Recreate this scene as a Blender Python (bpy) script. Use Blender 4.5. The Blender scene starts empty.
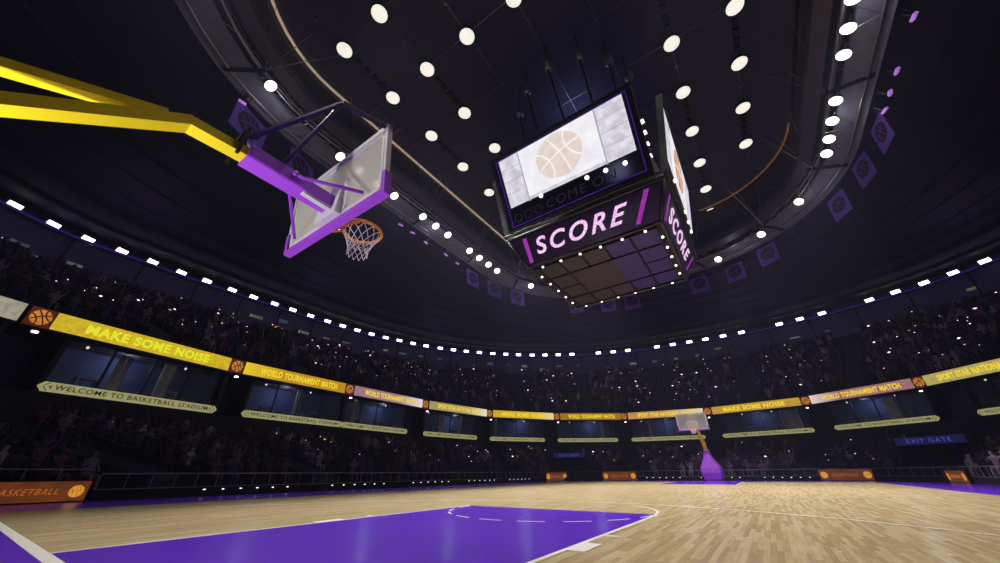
import bpy, bmesh, math, random
from mathutils import Vector, Matrix
random.seed(7)
C = bpy.context.scene.collection
PI = math.pi
sc = bpy.context.scene
sc.view_settings.view_transform = 'Standard'
sc.view_settings.look = 'None'
sc.view_settings.gamma = 1
sc.view_settings.use_curve_mapping = False
sc.view_settings.exposure = 0.0

# ------------------------------------------------------------------ camera
F, YAW, PIT, ROL = 341.68, 0.6032, 0.5126, -0.0099
CAM = Vector((-0.848, -3.5385, 0.5784))
fw = Vector((math.cos(PIT)*math.cos(YAW), math.cos(PIT)*math.sin(YAW), math.sin(PIT)))
r0 = fw.cross(Vector((0, 0, 1))).normalized(); u0 = r0.cross(fw)
rt = math.cos(ROL)*r0 + math.sin(ROL)*u0
up = -math.sin(ROL)*r0 + math.cos(ROL)*u0
cd = bpy.data.cameras.new('camera'); cam = bpy.data.objects.new('camera', cd); C.objects.link(cam)
M = Matrix((rt, up, -fw)).transposed().to_4x4(); M.translation = CAM
cam.matrix_world = M
cd.sensor_fit = 'HORIZONTAL'; cd.sensor_width = 36; cd.lens = F*36/1000; cd.clip_end = 400; cd.clip_start = 0.05
sc.camera = cam
def in_view(P, m=20):
    d = Vector(P)-CAM; z = d.dot(fw)
    if z < 0.3: return False
    x = 500+F*d.dot(rt)/z; y = 281.5-F*d.dot(up)/z
    return -m < x < 1000+m and -m < y < 563+m

# ------------------------------------------------------------------ materials
def lin(c):
    return tuple(((v/255)/12.92 if v/255 <= .04045 else ((v/255+.055)/1.055)**2.4) for v in c)
def mat(name, rgb, rough=.6, metal=0, emit=None, es=1, var=.12, scale=6, spec=.5, trans=0):
    m = bpy.data.materials.new(name); m.use_nodes = True; n = m.node_tree.nodes; l = m.node_tree.links
    b = n['Principled BSDF']; c = lin(rgb)
    b.inputs['Roughness'].default_value = rough; b.inputs['Metallic'].default_value = metal
    b.inputs['Specular IOR Level'].default_value = spec
    tc = n.new('ShaderNodeTexCoord'); nz = n.new('ShaderNodeTexNoise'); nz.inputs['Scale'].default_value = scale
    nz.inputs['Detail'].default_value = 4
    l.new(tc.outputs['Object'], nz.inputs['Vector'])
    mx = n.new('ShaderNodeMix'); mx.data_type = 'RGBA'
    mx.inputs[6].default_value = tuple(v*(1-var) for v in c)+(1,)
    mx.inputs[7].default_value = tuple(min(1, v*(1+var)) for v in c)+(1,)
    l.new(nz.outputs['Fac'], mx.inputs[0]); l.new(mx.outputs[2], b.inputs['Base Color'])
    if emit:
        e = lin(emit); m2 = n.new('ShaderNodeMix'); m2.data_type = 'RGBA'
        m2.inputs[6].default_value = tuple(v*(1-var) for v in e)+(1,)
        m2.inputs[7].default_value = tuple(v*(1+var) for v in e)+(1,)
        l.new(nz.outputs['Fac'], m2.inputs[0]); l.new(m2.outputs[2], b.inputs['Emission Color'])
        b.inputs['Emission Strength'].default_value = es
    return m
def led(name, a, b_, es=1.0, scale=40, along=None, stripe=True):
    """a LED screen: two tones in a fine grain, optional change of tone along its length (the picture it shows)"""
    m = bpy.data.materials.new(name); m.use_nodes = True; n = m.node_tree.nodes; l = m.node_tree.links
    b = n['Principled BSDF']; b.inputs['Base Color'].default_value = (.02, .02, .02, 1); b.inputs['Roughness'].default_value = .5
    tc = n.new('ShaderNodeTexCoord'); nz = n.new('ShaderNodeTexNoise'); nz.inputs['Scale'].default_value = scale; nz.inputs['Detail'].default_value = 5
    l.new(tc.outputs['Object'], nz.inputs['Vector'])
    mp = n.new('ShaderNodeMapRange'); mp.inputs[1].default_value = .35; mp.inputs[2].default_value = .65
    l.new(nz.outputs['Fac'], mp.inputs[0])
    mx = n.new('ShaderNodeMix'); mx.data_type = 'RGBA'; mx.inputs[6].default_value = lin(a)+(1,); mx.inputs[7].default_value = lin(b_)+(1,)
    l.new(mp.outputs[0], mx.inputs[0]); out = mx.outputs[2]
    if along:
        g = n.new('ShaderNodeSeparateXYZ'); l.new(tc.outputs['Generated'], g.inputs[0])
        mr = n.new('ShaderNodeMapRange'); mr.inputs[1].default_value = along[1]; mr.inputs[2].default_value = along[2]
        l.new(g.outputs[along[3]], mr.inputs[0])
        m3 = n.new('ShaderNodeMix'); m3.data_type = 'RGBA'; l.new(mr.outputs[0], m3.inputs[0]); l.new(out, m3.inputs[6])
        m3.inputs[7].default_value = lin(along[0])+(1,); out = m3.outputs[2]
    l.new(out, b.inputs['Emission Color']); b.inputs['Emission Strength'].default_value = es
    return m

def wood_mat():
    m = bpy.data.materials.new('maple_planks'); m.use_nodes = True; n = m.node_tree.nodes; l = m.node_tree.links
    b = n['Principled BSDF']
    tc = n.new('ShaderNodeTexCoord')
    br = n.new('ShaderNodeTexBrick'); br.inputs['Scale'].default_value = 1
    br.inputs['Brick Width'].default_value = .68; br.inputs['Row Height'].default_value = .047
    br.inputs['Mortar Size'].default_value = .0012; br.inputs['Bias'].default_value = 0
    br.offset = .37; br.offset_frequency = 3; br.squash = 1
    br.inputs['Color1'].default_value = (0, 0, 0, 1); br.inputs['Color2'].default_value = (1, 1, 1, 1); br.inputs['Mortar'].default_value = (.1, .1, .1, 1)
    l.new(tc.outputs['Object'], br.inputs['Vector'])
    cr = n.new('ShaderNodeValToRGB'); e = cr.color_ramp.elements
    e[0].position = 0; e[0].color = lin((178, 157, 121))+(1,); e[1].position = 1; e[1].color = lin((210, 192, 154))+(1,)
    x = e.new(.35); x.color = lin((190, 168, 130))+(1,); x = e.new(.7); x.color = lin((206, 186, 146))+(1,)
    l.new(br.outputs['Color'], cr.inputs[0])
    mp = n.new('ShaderNodeMapping'); mp.inputs['Scale'].default_value = (1.3, 26, 1); l.new(tc.outputs['Object'], mp.inputs[0])
    nz = n.new('ShaderNodeTexNoise'); nz.inputs['Scale'].default_value = 2.2; nz.inputs['Detail'].default_value = 6; l.new(mp.outputs[0], nz.inputs['Vector'])
    mx = n.new('ShaderNodeMix'); mx.data_type = 'RGBA'; mx.blend_type = 'MULTIPLY'; mx.inputs[0].default_value = .4
    r2 = n.new('ShaderNodeValToRGB'); r2.color_ramp.elements[0].position = .3; r2.color_ramp.elements[0].color = (.55, .48, .4, 1); r2.color_ramp.elements[1].position = .65
    l.new(nz.outputs['Fac'], r2.inputs[0]); l.new(cr.outputs[0], mx.inputs[6]); l.new(r2.outputs[0], mx.inputs[7])
    l.new(mx.outputs[2], b.inputs['Base Color'])
    b.inputs['Roughness'].default_value = .3; b.inputs['Specular IOR Level'].default_value = .36
    n3 = n.new('ShaderNodeTexNoise'); n3.inputs['Scale'].default_value = 9; l.new(tc.outputs['Object'], n3.inputs['Vector'])
    m4 = n.new('ShaderNodeMapRange'); m4.inputs[3].default_value = .2; m4.inputs[4].default_value = .3; l.new(n3.outputs['Fac'], m4.inputs[0]); l.new(m4.outputs[0], b.inputs['Roughness'])
    bp = n.new('ShaderNodeBump'); bp.inputs['Strength'].default_value = .06; bp.inputs['Distance'].default_value = .004
    l.new(br.outputs['Fac'], bp.inputs['Height']); bp.invert = True; l.new(bp.outputs[0], b.inputs['Normal'])
    return m
def person_mat(name, island):
    m = bpy.data.materials.new(name); m.use_nodes = True; n = m.node_tree.nodes; l = m.node_tree.links
    b = n['Principled BSDF']; b.inputs['Roughness'].default_value = .8
    cr = n.new('ShaderNodeValToRGB'); cr.color_ramp.interpolation = 'CONSTANT'
    cols = [(34, 30, 44), (96, 44, 84), (22, 22, 34), (108, 92, 116), (54, 34, 96), (40, 38, 56), (84, 56, 72), (28, 26, 44), (150, 130, 148), (62, 28, 48), (26, 28, 50), (70, 60, 88)]
    e = cr.color_ramp.elements; e[0].color = lin(cols[0])+(1,); e[1].position = 1/12; e[1].color = lin(cols[1])+(1,)
    for i in range(2, 12):
        x = e.new(i/12); x.color = lin(cols[i])+(1,)
    if island:
        g = n.new('ShaderNodeNewGeometry'); l.new(g.outputs['Random Per Island'], cr.inputs[0])
    else:
        g = n.new('ShaderNodeObjectInfo'); l.new(g.outputs['Random'], cr.inputs[0])
    l.new(cr.outputs[0], b.inputs['Base Color'])
    return m
def glass_mat(name, tint=(200, 210, 225), opac=.1, rough=.05):
    m = bpy.data.materials.new(name); m.use_nodes = True; n = m.node_tree.nodes; l = m.node_tree.links
    b = n['Principled BSDF']; b.inputs['Base Color'].default_value = lin(tint)+(1,); b.inputs['Roughness'].default_value = rough
    b.inputs['Alpha'].default_value = opac
    return m
def frost(name, clear):
    m = bpy.data.materials.new(name); m.use_nodes = True; n = m.node_tree.nodes; l = m.node_tree.links; n.clear()
    out = n.new('ShaderNodeOutputMaterial'); tr = n.new('ShaderNodeBsdfTransparent'); tl = n.new('ShaderNodeBsdfTranslucent'); df = n.new('ShaderNodeBsdfDiffuse'); gl = n.new('ShaderNodeBsdfGlossy')
    tr.inputs[0].default_value = (.9, .92, .9, 1); gl.inputs[1].default_value = .08
    nz = n.new('ShaderNodeTexNoise'); nz.inputs['Scale'].default_value = 3; cr = n.new('ShaderNodeValToRGB'); cr.color_ramp.elements[0].color = (.84, .86, .76, 1); cr.color_ramp.elements[1].color = (.93, .94, .86, 1)
    l.new(nz.outputs['Fac'], cr.inputs[0]); l.new(cr.outputs[0], tl.inputs[0]); l.new(cr.outputs[0], df.inputs[0])
    a = n.new('ShaderNodeMixShader'); a.inputs[0].default_value = .4; l.new(tl.outputs[0], a.inputs[1]); l.new(df.outputs[0], a.inputs[2])
    b = n.new('ShaderNodeMixShader'); b.inputs[0].default_value = clear; l.new(a.outputs[0], b.inputs[1]); l.new(tr.outputs[0], b.inputs[2])
    c = n.new('ShaderNodeMixShader'); c.inputs[0].default_value = .06; l.new(b.outputs[0], c.inputs[1]); l.new(gl.outputs[0], c.inputs[2])
    l.new(c.outputs[0], out.inputs[0]); return m
W = dict(
 wood=wood_mat(),
 purple_floor=mat('violet_court_paint', (90, 30, 200), .24, var=.06, scale=1.2, spec=.4),
 line=mat('white_line_paint', (235, 232, 228), .35, var=.04),
 yellow=mat('yellow_enamel', (252, 232, 30), .33, var=.04),
 purple_pad=mat('violet_vinyl_padding', (176, 76, 226), .42, var=.05),
 dark_purple=mat('dark_violet_vinyl', (84, 34, 160), .45),
 orange=mat('orange_rim_steel', (246, 150, 30), .35, var=.05),
 net=mat('white_net_cord', (225, 222, 228), .8),
 white=mat('white_enamel', (232, 230, 226), .4, var=.04),
 bframe=mat('dark_plum_steel', (46, 30, 66), .4, .6),
 board=frost('backboard_glass', .27),
 board_far=frost('far_backboard_glass', .4),
 black=mat('black_metal', (12, 11, 15), .45, .3),
 blackm=mat('matte_black', (8, 7, 12), .8),
 steel=mat('brushed_grey_steel', (150, 146, 150), .35, .8),
 deck=mat('grey_catwalk_plate', (118, 118, 136), .5, .1, var=.3, scale=2),
 roof=mat('near_black_roof_panel', (26, 28, 54), .8, var=.3, scale=.7),
 ceil=mat('charcoal_ceiling', (46, 45, 68), .8, var=.2, scale=.6),
 step=mat('dark_concrete_step', (30, 28, 42), .85, var=.3, scale=1.5),
 aisle=mat('slate_blue_aisle_step', (44, 46, 68), .85),
 seat_rail=mat('grey_railing', (150, 148, 160), .4, .6),
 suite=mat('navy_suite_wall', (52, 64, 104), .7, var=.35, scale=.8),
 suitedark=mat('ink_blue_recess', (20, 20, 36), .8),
 gal=mat('slate_gallery_wall', (84, 86, 124), .7, var=.5, scale=.5),
 curtain=mat('grey_beige_curtain', (190, 186, 180), .8, var=.2),
 glass=glass_mat('suite_glass', (120, 140, 180), .12, .08),
 person=person_mat('spectator_clothes', False), crowd=person_mat('crowd_clothes', True),
 lamp=mat('white_lamp_lens', (240, 240, 230), emit=(255, 250, 236), es=2.2, var=.02),
 lampd=mat('frosted_ceiling_lens', (240, 240, 230), emit=(240, 237, 224), es=.95, var=.04, scale=10),
 lampb=mat('bright_spot_lens', (240, 240, 230), emit=(255, 248, 240), es=4, var=.02),
 flood=mat('cool_flood_lens', (240, 240, 240), emit=(252, 250, 238), es=5.0, var=.02),
 floodv=mat('violet_flood_lens', (240, 230, 250), emit=(236, 206, 255), es=6.0, var=.02),
 vled=mat('violet_led_strip', (60, 30, 160), emit=(56, 30, 120), es=.35, var=.3, scale=.5),
 cove=mat('cream_painted_glow', (180, 160, 130), emit=(186, 164, 138), es=.6, var=.2, scale=.8),  # ceiling trim tube, no lamp: its lit brightness is painted as glow
 trim_glow_dim=mat('amber_painted_glow', (120, 80, 40), emit=(112, 76, 44), es=.5, var=.4, scale=.4),  # same trim on the right, painted with a dimmer glow
 banner=mat('violet_banner_cloth', (88, 52, 160), .8, var=.2, scale=3),
 flash=mat('phone_flash', (255, 255, 255), emit=(240, 200, 225), es=2.2, var=.1),
 flasho=mat('amber_phone_glow', (255, 160, 60), emit=(235, 150, 40), es=1.6, var=.1),
 mauve=mat('mauve_stage_lens', (200, 150, 220), emit=(150, 96, 190), es=.8, var=.1),
 score_bg=mat('dark_violet_led', (20, 6, 30), .35, emit=(16, 4, 24), es=1, var=.4, scale=5),
 score_tx=led('pink_white_led_letters', (226, 150, 226), (250, 226, 246), 1.05, 14),
 score_sl=led('magenta_led_slash', (128, 30, 140), (168, 50, 176), 1.0, 14),
 scr=led('white_video_picture', (232, 230, 238), (250, 248, 252), 1.0, 1.5),
 scr_grey=led('pale_grey_video_picture', (196, 192, 204), (232, 228, 236), 1.0, 2.5),
 scr_ball=led('faded_basketball_picture', (222, 204, 194), (232, 218, 210), 1.0, 3),
 scr_ball2=led('orange_basketball_picture', (190, 112, 66), (214, 140, 92), 1.0, 3),
 scr_line=led('white_ball_seams', (240, 236, 236), (250, 248, 248), 1.0, 3),
 scr_div=led('grey_picture_lines', (160, 156, 170), (176, 170, 184), 1.0, 3),
 glossband=mat('glossy_black_band', (14, 10, 22), .12),
 vtrim=mat('violet_frame_glow', (60, 20, 120), .3, emit=(58, 20, 120), es=1.0, var=.4, scale=2),
 refl=mat('painted_reflection', (50, 46, 60), .3, emit=(24, 21, 32), es=.8),  # reflection in the lower glass, painted as faintly glowing marks
 bronze=mat('bronze_grey_frame', (62, 56, 60), .35, .6),
 bot=mat('dark_taupe_panel', (44, 38, 48), .5, .2, var=.3, scale=1.5),
 botv=mat('indigo_panel', (42, 28, 108), .5, .1, var=.3, scale=1.5),
 sign=led('cream_sign_face', (156, 152, 104), (172, 168, 116), .8, 6),
 sign_tx=mat('dark_sign_letters', (36, 34, 28), .6),
 goldtx=led('yellow_led_letters', (236, 200, 30), (246, 220, 50), 1.0, 30),
 limetx=led('lime_led_letters', (220, 222, 34), (232, 230, 50), 1.0, 30),
 logo_bg=mat('rust_brown_led', (40, 14, 10), emit=(72, 26, 16), es=1, var=.5, scale=8),
 logo_ball=led('amber_led_ball', (190, 110, 36), (214, 146, 50), .9, 8),
 logo_ln=mat('dark_brown_seams', (40, 16, 10), emit=(56, 20, 12), es=1),
 orange_led=led('amber_advert_led', (96, 48, 20), (122, 64, 26), .7, 3),
 orange_tx=led('orange_advert_letters', (176, 92, 36), (200, 110, 44), .8, 8),
 orange_ball=led('yellow_advert_ball', (226, 150, 50), (240, 176, 60), .8, 8),
 blue_led=mat('dim_blue_led', (20, 20, 70), emit=(20, 20, 66), es=.8, var=.3, scale=2),
 blue_tx=mat('blue_led_letters', (60, 60, 150), emit=(70, 72, 170), es=.9, var=.1),
)

# ------------------------------------------------------------------ mesh builder
def tag(o, label=None, cat=None, group=None, kind=None):
    if label: o['label'] = label
    if cat: o['category'] = cat
    if group: o['group'] = group
    if kind: o['kind'] = kind
    return o
def empty(name, loc=(0, 0, 0), rz=0):
    o = bpy.data.objects.new(name, None); C.objects.link(o); o.location = loc; o.rotation_euler = (0, 0, rz); o.empty_display_size = .1
    return o
class MB:
    def __init__(s): s.v = []; s.f = []; s.mi = []; s.m = 0
    def add(s, vs, fs):
        b = len(s.v); s.v += [Vector(p) for p in vs]; s.f += [tuple(i+b for i in q) for q in fs]; s.mi += [s.m]*len(fs)
    def box(s, lo, hi):
        x0, y0, z0 = lo; x1, y1, z1 = hi
        s.hexa([(x0, y0, z0), (x1, y0, z0), (x1, y1, z0), (x0, y1, z0), (x0, y0, z1), (x1, y0, z1), (x1, y1, z1), (x0, y1, z1)])
    def hexa(s, p):
        s.add(p, [(3, 2, 1, 0), (4, 5, 6, 7), (0, 1, 5, 4), (1, 2, 6, 5), (2, 3, 7, 6), (3, 0, 4, 7)])
    def beam(s, a, b, w, h, upv=(0, 0, 1), bev=0):
        a = Vector(a); b = Vector(b); d = (b-a).normalized(); u = Vector(upv); sd = d.cross(u)
        if sd.length < 1e-4: sd = d.cross(Vector((1, 0, 0)))
        sd.normalize(); u = sd.cross(d)
        prof = [(-w/2, -h/2), (w/2, -h/2), (w/2, h/2), (-w/2, h/2)]
        if bev:
            k = bev; W2, H2 = w/2, h/2
            prof = [(-W2+k, -H2), (W2-k, -H2), (W2, -H2+k), (W2, H2-k), (W2-k, H2), (-W2+k, H2), (-W2, H2-k), (-W2, -H2+k)]
        n = len(prof)
        vs = [a+sd*x+u*y for x, y in prof]+[b+sd*x+u*y for x, y in prof]
        s.add(vs, [tuple(range(n))[::-1], tuple(range(n, 2*n))]+[(i, (i+1) % n, n+(i+1) % n, n+i) for i in range(n)])
    def tube(s, pts, r, n=8, closed=False):
        pts = [Vector(p) for p in pts]; m = len(pts); rings = []; prev = None
        for i, p in enumerate(pts):
            if closed: d = pts[(i+1) % m]-pts[i-1]
            else: d = pts[min(i+1, m-1)]-pts[max(i-1, 0)]
            d.normalize()
            if prev is None:
                u = d.orthogonal().normalized()
                if abs(d.z) < .9: u = (Vector((0, 0, 1))-d*d.z).normalized()
            else:
                u = (prev-d*prev.dot(d)).normalized()
            prev = u; w = d.cross(u); rr = r[i] if isinstance(r, (list, tuple)) else r
            rings.append([p+(u*math.cos(2*PI*k/n)+w*math.sin(2*PI*k/n))*rr for k in range(n)])
        vs = [q for R_ in rings for q in R_]; fs = []
        for i in range(m if closed else m-1):
            j = (i+1) % m
            fs += [(i*n+k, i*n+(k+1) % n, j*n+(k+1) % n, j*n+k) for k in range(n)]
        if not closed: fs += [tuple(range(n))[::-1], tuple((m-1)*n+k for k in range(n))]
        s.add(vs, fs)
    def cyl(s, a, b, r, n=16, r2=None): s.tube([a, b], [r, r if r2 is None else r2], n)
    def loft(s, rings, closed=True, cap=False):
        n = len(rings[0]); vs = [p for R_ in rings for p in R_]; fs = []
        for i in range(len(rings)-1):
            for k in range(n if closed else n-1):
                k2 = (k+1) % n; fs.append((i*n+k, i*n+k2, (i+1)*n+k2, (i+1)*n+k))
        if cap: fs += [tuple(range(n))[::-1], tuple((len(rings)-1)*n+k for k in range(n))]
        s.add(vs, fs)
    def slab(s, pts, zb, zt):
        n = len(pts); s.add([(x, y, zb) for x, y in pts]+[(x, y, zt) for x, y in pts], [tuple(range(n))[::-1], tuple(range(n, 2*n))]+[(i, (i+1) % n, n+(i+1) % n, n+i) for i in range(n)])
    def mapped(s, mesh, fn):
        s.add([fn(v.co) for v in mesh.vertices], [tuple(p.vertices) for p in mesh.polygons])
    def build(s, name, m, parent=None, smooth=False, org=None):
        me = bpy.data.meshes.new(name)
        o0 = Vector(org) if org is not None else Vector((0, 0, 0))
        if parent is not None and org is None:
            q = parent
            while q: o0 = o0+q.location; q = q.parent
        me.from_pydata([v-o0 for v in s.v], [], s.f)
        for x in (m if isinstance(m, (list, tuple)) else [m]): me.materials.append(x)
        if any(s.mi): me.polygons.foreach_set('material_index', s.mi)
        if smooth: me.polygons.foreach_set('use_smooth', [True]*len(me.polygons))
        me.update()
        o = bpy.data.objects.new(name, me); C.objects.link(o)
        if parent is not None: o.parent = parent
        elif org is not None: o.location = org
        return o
def dup(o, parent=None):
    c = o.copy(); C.objects.link(c)
    if parent is not None: c.parent = parent
    for ch in [x for x in bpy.data.objects if x.parent is o]: dup(ch, c)
    return c
def struct(name, mb, m, **k):
    return tag(mb.build(name, m, **k), kind='structure')

_tc = {}
def text_mesh(s, bold=.0, shear=0, space=1.0, ext=0.01):
    key = (s, bold, shear, space, ext)
    if key in _tc: return _tc[key]
    cu = bpy.data.curves.new('lettering', 'FONT'); cu.body = s; cu.offset = bold; cu.shear = shear; cu.space_character = space
    cu.extrude = ext; cu.resolution_u = 5; cu.size = 1
    o = bpy.data.objects.new('lettering_source', cu); C.objects.link(o)
    dg = bpy.context.evaluated_depsgraph_get(); me = bpy.data.meshes.new_from_object(o.evaluated_get(dg))
    bpy.data.objects.remove(o); bpy.data.curves.remove(cu)
    xs = [v.co.x for v in me.vertices]; ys = [v.co.y for v in me.vertices]
    _tc[key] = (me, min(xs), max(xs), min(ys), max(ys))
    return _tc[key]
class Panel:
    """a flat panel given by its four corners; pt(u, v, off) is a point on it, off metres in front"""
    def __init__(s, bl, br, tr, tl, n=None):
        s.bl, s.br, s.tr, s.tl = map(Vector, (bl, br, tr, tl))
        s.n = (s.br-s.bl).cross(s.tl-s.bl).normalized()
        s.w = (s.br-s.bl).length; s.h = (s.tl-s.bl).length
    def pt(s, u, v, off=0):
        return (s.bl*(1-u)+s.br*u)*(1-v)+(s.tl*(1-u)+s.tr*u)*v+s.n*off
    def bx(s, mb, u0, u1, v0, v1, d0, d1):
        mb.hexa([s.pt(u0, v0, d0), s.pt(u1, v0, d0), s.pt(u1, v1, d0), s.pt(u0, v1, d0), s.pt(u0, v0, d1), s.pt(u1, v0, d1), s.pt(u1, v1, d1), s.pt(u0, v1, d1)])
    def frame(s, mb, u0, u1, v0, v1, tu, tv, d0, d1):
        s.bx(mb, u0, u1, v0, v0+tv, d0, d1); s.bx(mb, u0, u1, v1-tv, v1, d0, d1)
        s.bx(mb, u0, u0+tu, v0+tv, v1-tv, d0, d1); s.bx(mb, u1-tu, u1, v0+tv, v1-tv, d0, d1)
    def text(s, mb, txt, u0, u1, v0, v1, off, **k):
        me, x0, x1, y0, y1 = text_mesh(txt, **k)
        mb.mapped(me, lambda c: s.pt(u0+(u1-u0)*(c.x-x0)/(x1-x0), v0+(v1-v0)*(c.y-y0)/(y1-y0), off+c.z*.6))
    def disc(s, mb, u, v, r, d0, d1, n=24):
        ru, rv = r/s.w, r/s.h; R_ = [(u+ru*math.cos(2*PI*k/n), v+rv*math.sin(2*PI*k/n)) for k in range(n)]
        mb.loft([[s.pt(a, b, d0) for a, b in R_], [s.pt(a, b, d1) for a, b in R_]], True, True)
    def curve(s, mb, pts, u, v, r, wd, d0, d1):
        """a flat ribbon through pts (unit circle coordinates) of width wd metres"""
        ru, rv = r/s.w, r/s.h; L_ = []; R_ = []
        for i, p in enumerate(pts):
            a = pts[max(i-1, 0)]; b = pts[min(i+1, len(pts)-1)]; dx, dy = b[0]-a[0], b[1]-a[1]; q = math.hypot(dx, dy) or 1
            nx, ny = -dy/q*wd/r/2, dx/q*wd/r/2
            L_.append((u+ru*(p[0]+nx), v+rv*(p[1]+ny))); R_.append((u+ru*(p[0]-nx), v+rv*(p[1]-ny)))
        n = len(pts)
        mb.loft([[s.pt(a, b, d0) for a, b in L_], [s.pt(a, b, d1) for a, b in L_], [s.pt(a, b, d1) for a, b in R_], [s.pt(a, b, d0) for a, b in R_]], False)
    def ball(s, u, v, r, off, ball_m, seam_m, parent, rot=.5, wd=None, nm=('ball_picture', 'ball_seams')):
        b = MB(); s.disc(b, u, v, r, off, off+.012, 36); bo = b.build(nm[0], ball_m, parent)
        q = MB(); wd = wd or r*.09
        def R_(p): return (p[0]*math.cos(rot)-p[1]*math.sin(rot), p[0]*math.sin(rot)+p[1]*math.cos(rot))
        N = 14
        cv = [[(-.97+1.94*i/N, .12*math.cos(PI*(i/N-.5))) for i in range(N+1)], [(.1*math.cos(PI*(i/N-.5)), -.97+1.94*i/N) for i in range(N+1)]]
        for sg in (-1, 1):
            cv.append([(sg*(1.05-.62*math.cos(t)), .95*math.sin(t)*.9) for t in [(-1.15+2.3*i/N) for i in range(N+1)]])
        for c in cv:
            c = [p if math.hypot(*p) < .985 else (p[0]/math.hypot(*p)*.985, p[1]/math.hypot(*p)*.985) for p in c]
            s.curve(q, [R_(p) for p in c], u, v, r, wd, off+.012, off+.02)
        q.build(nm[1], seam_m, bo if parent is not None and parent.parent is None else parent)
        return bo

# ------------------------------------------------------------------ plan rings
def rrect(x0, x1, y0, y1, r, n=12):
    P = []
    for cx, cy, a0 in ((x1-r, y1-r, 0), (x0+r, y1-r, PI/2), (x0+r, y0+r, PI), (x1-r, y0+r, 1.5*PI)):
        P += [(cx+r*math.cos(a0+PI/2*k/n), cy+r*math.sin(a0+PI/2*k/n)) for k in range(n+1)]
    return P
CX0, CY0 = 13.0, 0.0
def at_angle(P, t):
    dx, dy = math.cos(t), math.sin(t); best = None
    for i in range(len(P)):
        x1, y1 = P[i][0]-CX0, P[i][1]-CY0; x2, y2 = P[(i+1) % len(P)][0]-CX0, P[(i+1) % len(P)][1]-CY0
        ex, ey = x2-x1, y2-y1; den = dx*ey-dy*ex
        if abs(den) < 1e-12: continue
        r = (x1*ey-y1*ex)/den; k = (x1*dy-y1*dx)/den
        if r > 0 and -1e-9 <= k <= 1+1e-9 and (best is None or r > best): best = r
    return best
JT = [(-8.2, 16.6), (-1.0, 19.5), (6.9, 21.2), (14.75, 21.5), (22.9, 21.6), (31.2, 20.2), (38.0, 15.4), (42.9, 9.0), (44.9, .4), (43.5, -8.1), (39.0, -14.7), (33.0, -19.0)]
JB = [(25, -20.6), (16, -21.3), (7, -21), (-1, -19.3), (-8, -16), (-12.5, -10), (-14.5, -2), (-13, 9)]
RIB = JT+JB
BAR = rrect(-7.5, 32.5, -11, 12.7, 4.5)
LAM = [(-5.2, 32.5), (-3.4, 33.4), (-1.6, 33.9), (.3, 34.0), (2.2, 34.1), (4.2, 34.3), (6.1, 34.3), (8.2, 34.4), (10.1, 34.4), (12.1, 34.3), (14.0, 34.3), (16.0, 34.3), (18.0, 34.2), (19.9, 34.1), (21.8, 33.9), (23.7, 33.6), (25.6, 33.2), (27.4, 32.6), (29.3, 32.0), (31.1, 31.3), (33.0, 30.4), (34.7, 29.4), (36.3, 28.3), (37.9, 27.1), (39.5, 25.8), (40.9, 24.4), (42.3, 23.0), (43.7, 21.4), (44.8, 19.8), (45.9, 18.1), (46.9, 16.3), (48.7, 12.8), (49.5, 10.8), (50.1, 8.8), (51.0, 4.9), (51.2, 2.8), (51.4, .7), (51.5, -1.3), (51.5, -3.4), (51.4, -5.5), (50.8, -9.5), (50.3, -11.5), (49.7, -13.5), (48.2, -17.3), (47.2, -19.1), (46.2, -20.9), (45.0, -22.5), (43.6, -24.0), (42.1, -25.5)]
LAMB = [(38, -28), (28, -31), (12, -32), (-2, -30), (-12, -25), (-19, -17), (-23, -6), (-23, 6), (-19, 18), (-12, 28)]
LR = LAM+LAMB
N = 180
TH = [2*PI*i/N for i in range(N)]
rB = [at_angle(BAR, t) for t in TH]; rR = [at_angle(RIB, t) for t in TH]; rL = [at_angle(LR, t) for t in TH]
def pol(t, r, z): return Vector((CX0+r*math.cos(t), CY0+r*math.sin(t), z))
def ringpts(rr, off, z): return [pol(TH[i], rr[i]+off, z) for i in range(N)]
def rad(P, t):
    i = t/(2*PI)*N % N; a = int(i); k = i-a; return P[a]*(1-k)+P[(a+1) % N]*k

# ------------------------------------------------------------------ floor
b = MB(); b.slab(rrect(-14, 50, -30, 36, 3), -.3, -.01); struct('ground', b, W['blackm'])
b = MB(); b.slab(rrect(-8.2, 33.2, -11.7, 13.4, 4.5), -.05, 0); struct('floor', b, W['wood'])
b = MB()   # violet run-off outside the court
X0, X1, Y0, Y1 = 0, 28.32, -8.0, 9.05
for lo, hi in (((-7.6, -11.1), (X0, 12.8)), ((X1, -11.1), (32.6, 12.8)), ((X0, Y1), (X1, 12.8)), ((X0, -11.1), (X1, Y0))):
    b.box((lo[0], lo[1], 0), (hi[0], hi[1], .002))
struct('floor_marking_runoff', b, W['purple_floor'])
KW, KL = 1.88, 5.82
b = MB(); b.box((0, -KW, 0), (KL, KW, .0025)); b.box((X1-KL, -KW, 0), (X1, KW, .0025)); struct('floor_marking_key', b, W['purple_floor'])
b = MB(); LW = .05; z0, z1 = .0, .0045
def arc(mb, cx, cy, r, a0, a1, w=LW, n=40, zt=z1):
    n = max(3, int(n*abs(a1-a0)/PI)); I = []; O = []
    for k in range(n+1):
        t = a0+(a1-a0)*k/n; I.append((cx+(r-w/2)*math.cos(t), cy+(r-w/2)*math.sin(t))); O.append((cx+(r+w/2)*math.cos(t), cy+(r+w/2)*math.sin(t)))
    for k in range(n):
        q = [I[k], O[k], O[k+1], I[k+1]]; mb.add([(x, y, zt) for x, y in q], [(0, 1, 2, 3)])
b.box((-.1, -8.0, z0), (.0, 9.05, z1)); b.box((X1-.05, -8.0, z0), (X1, 9.05, z1))
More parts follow.
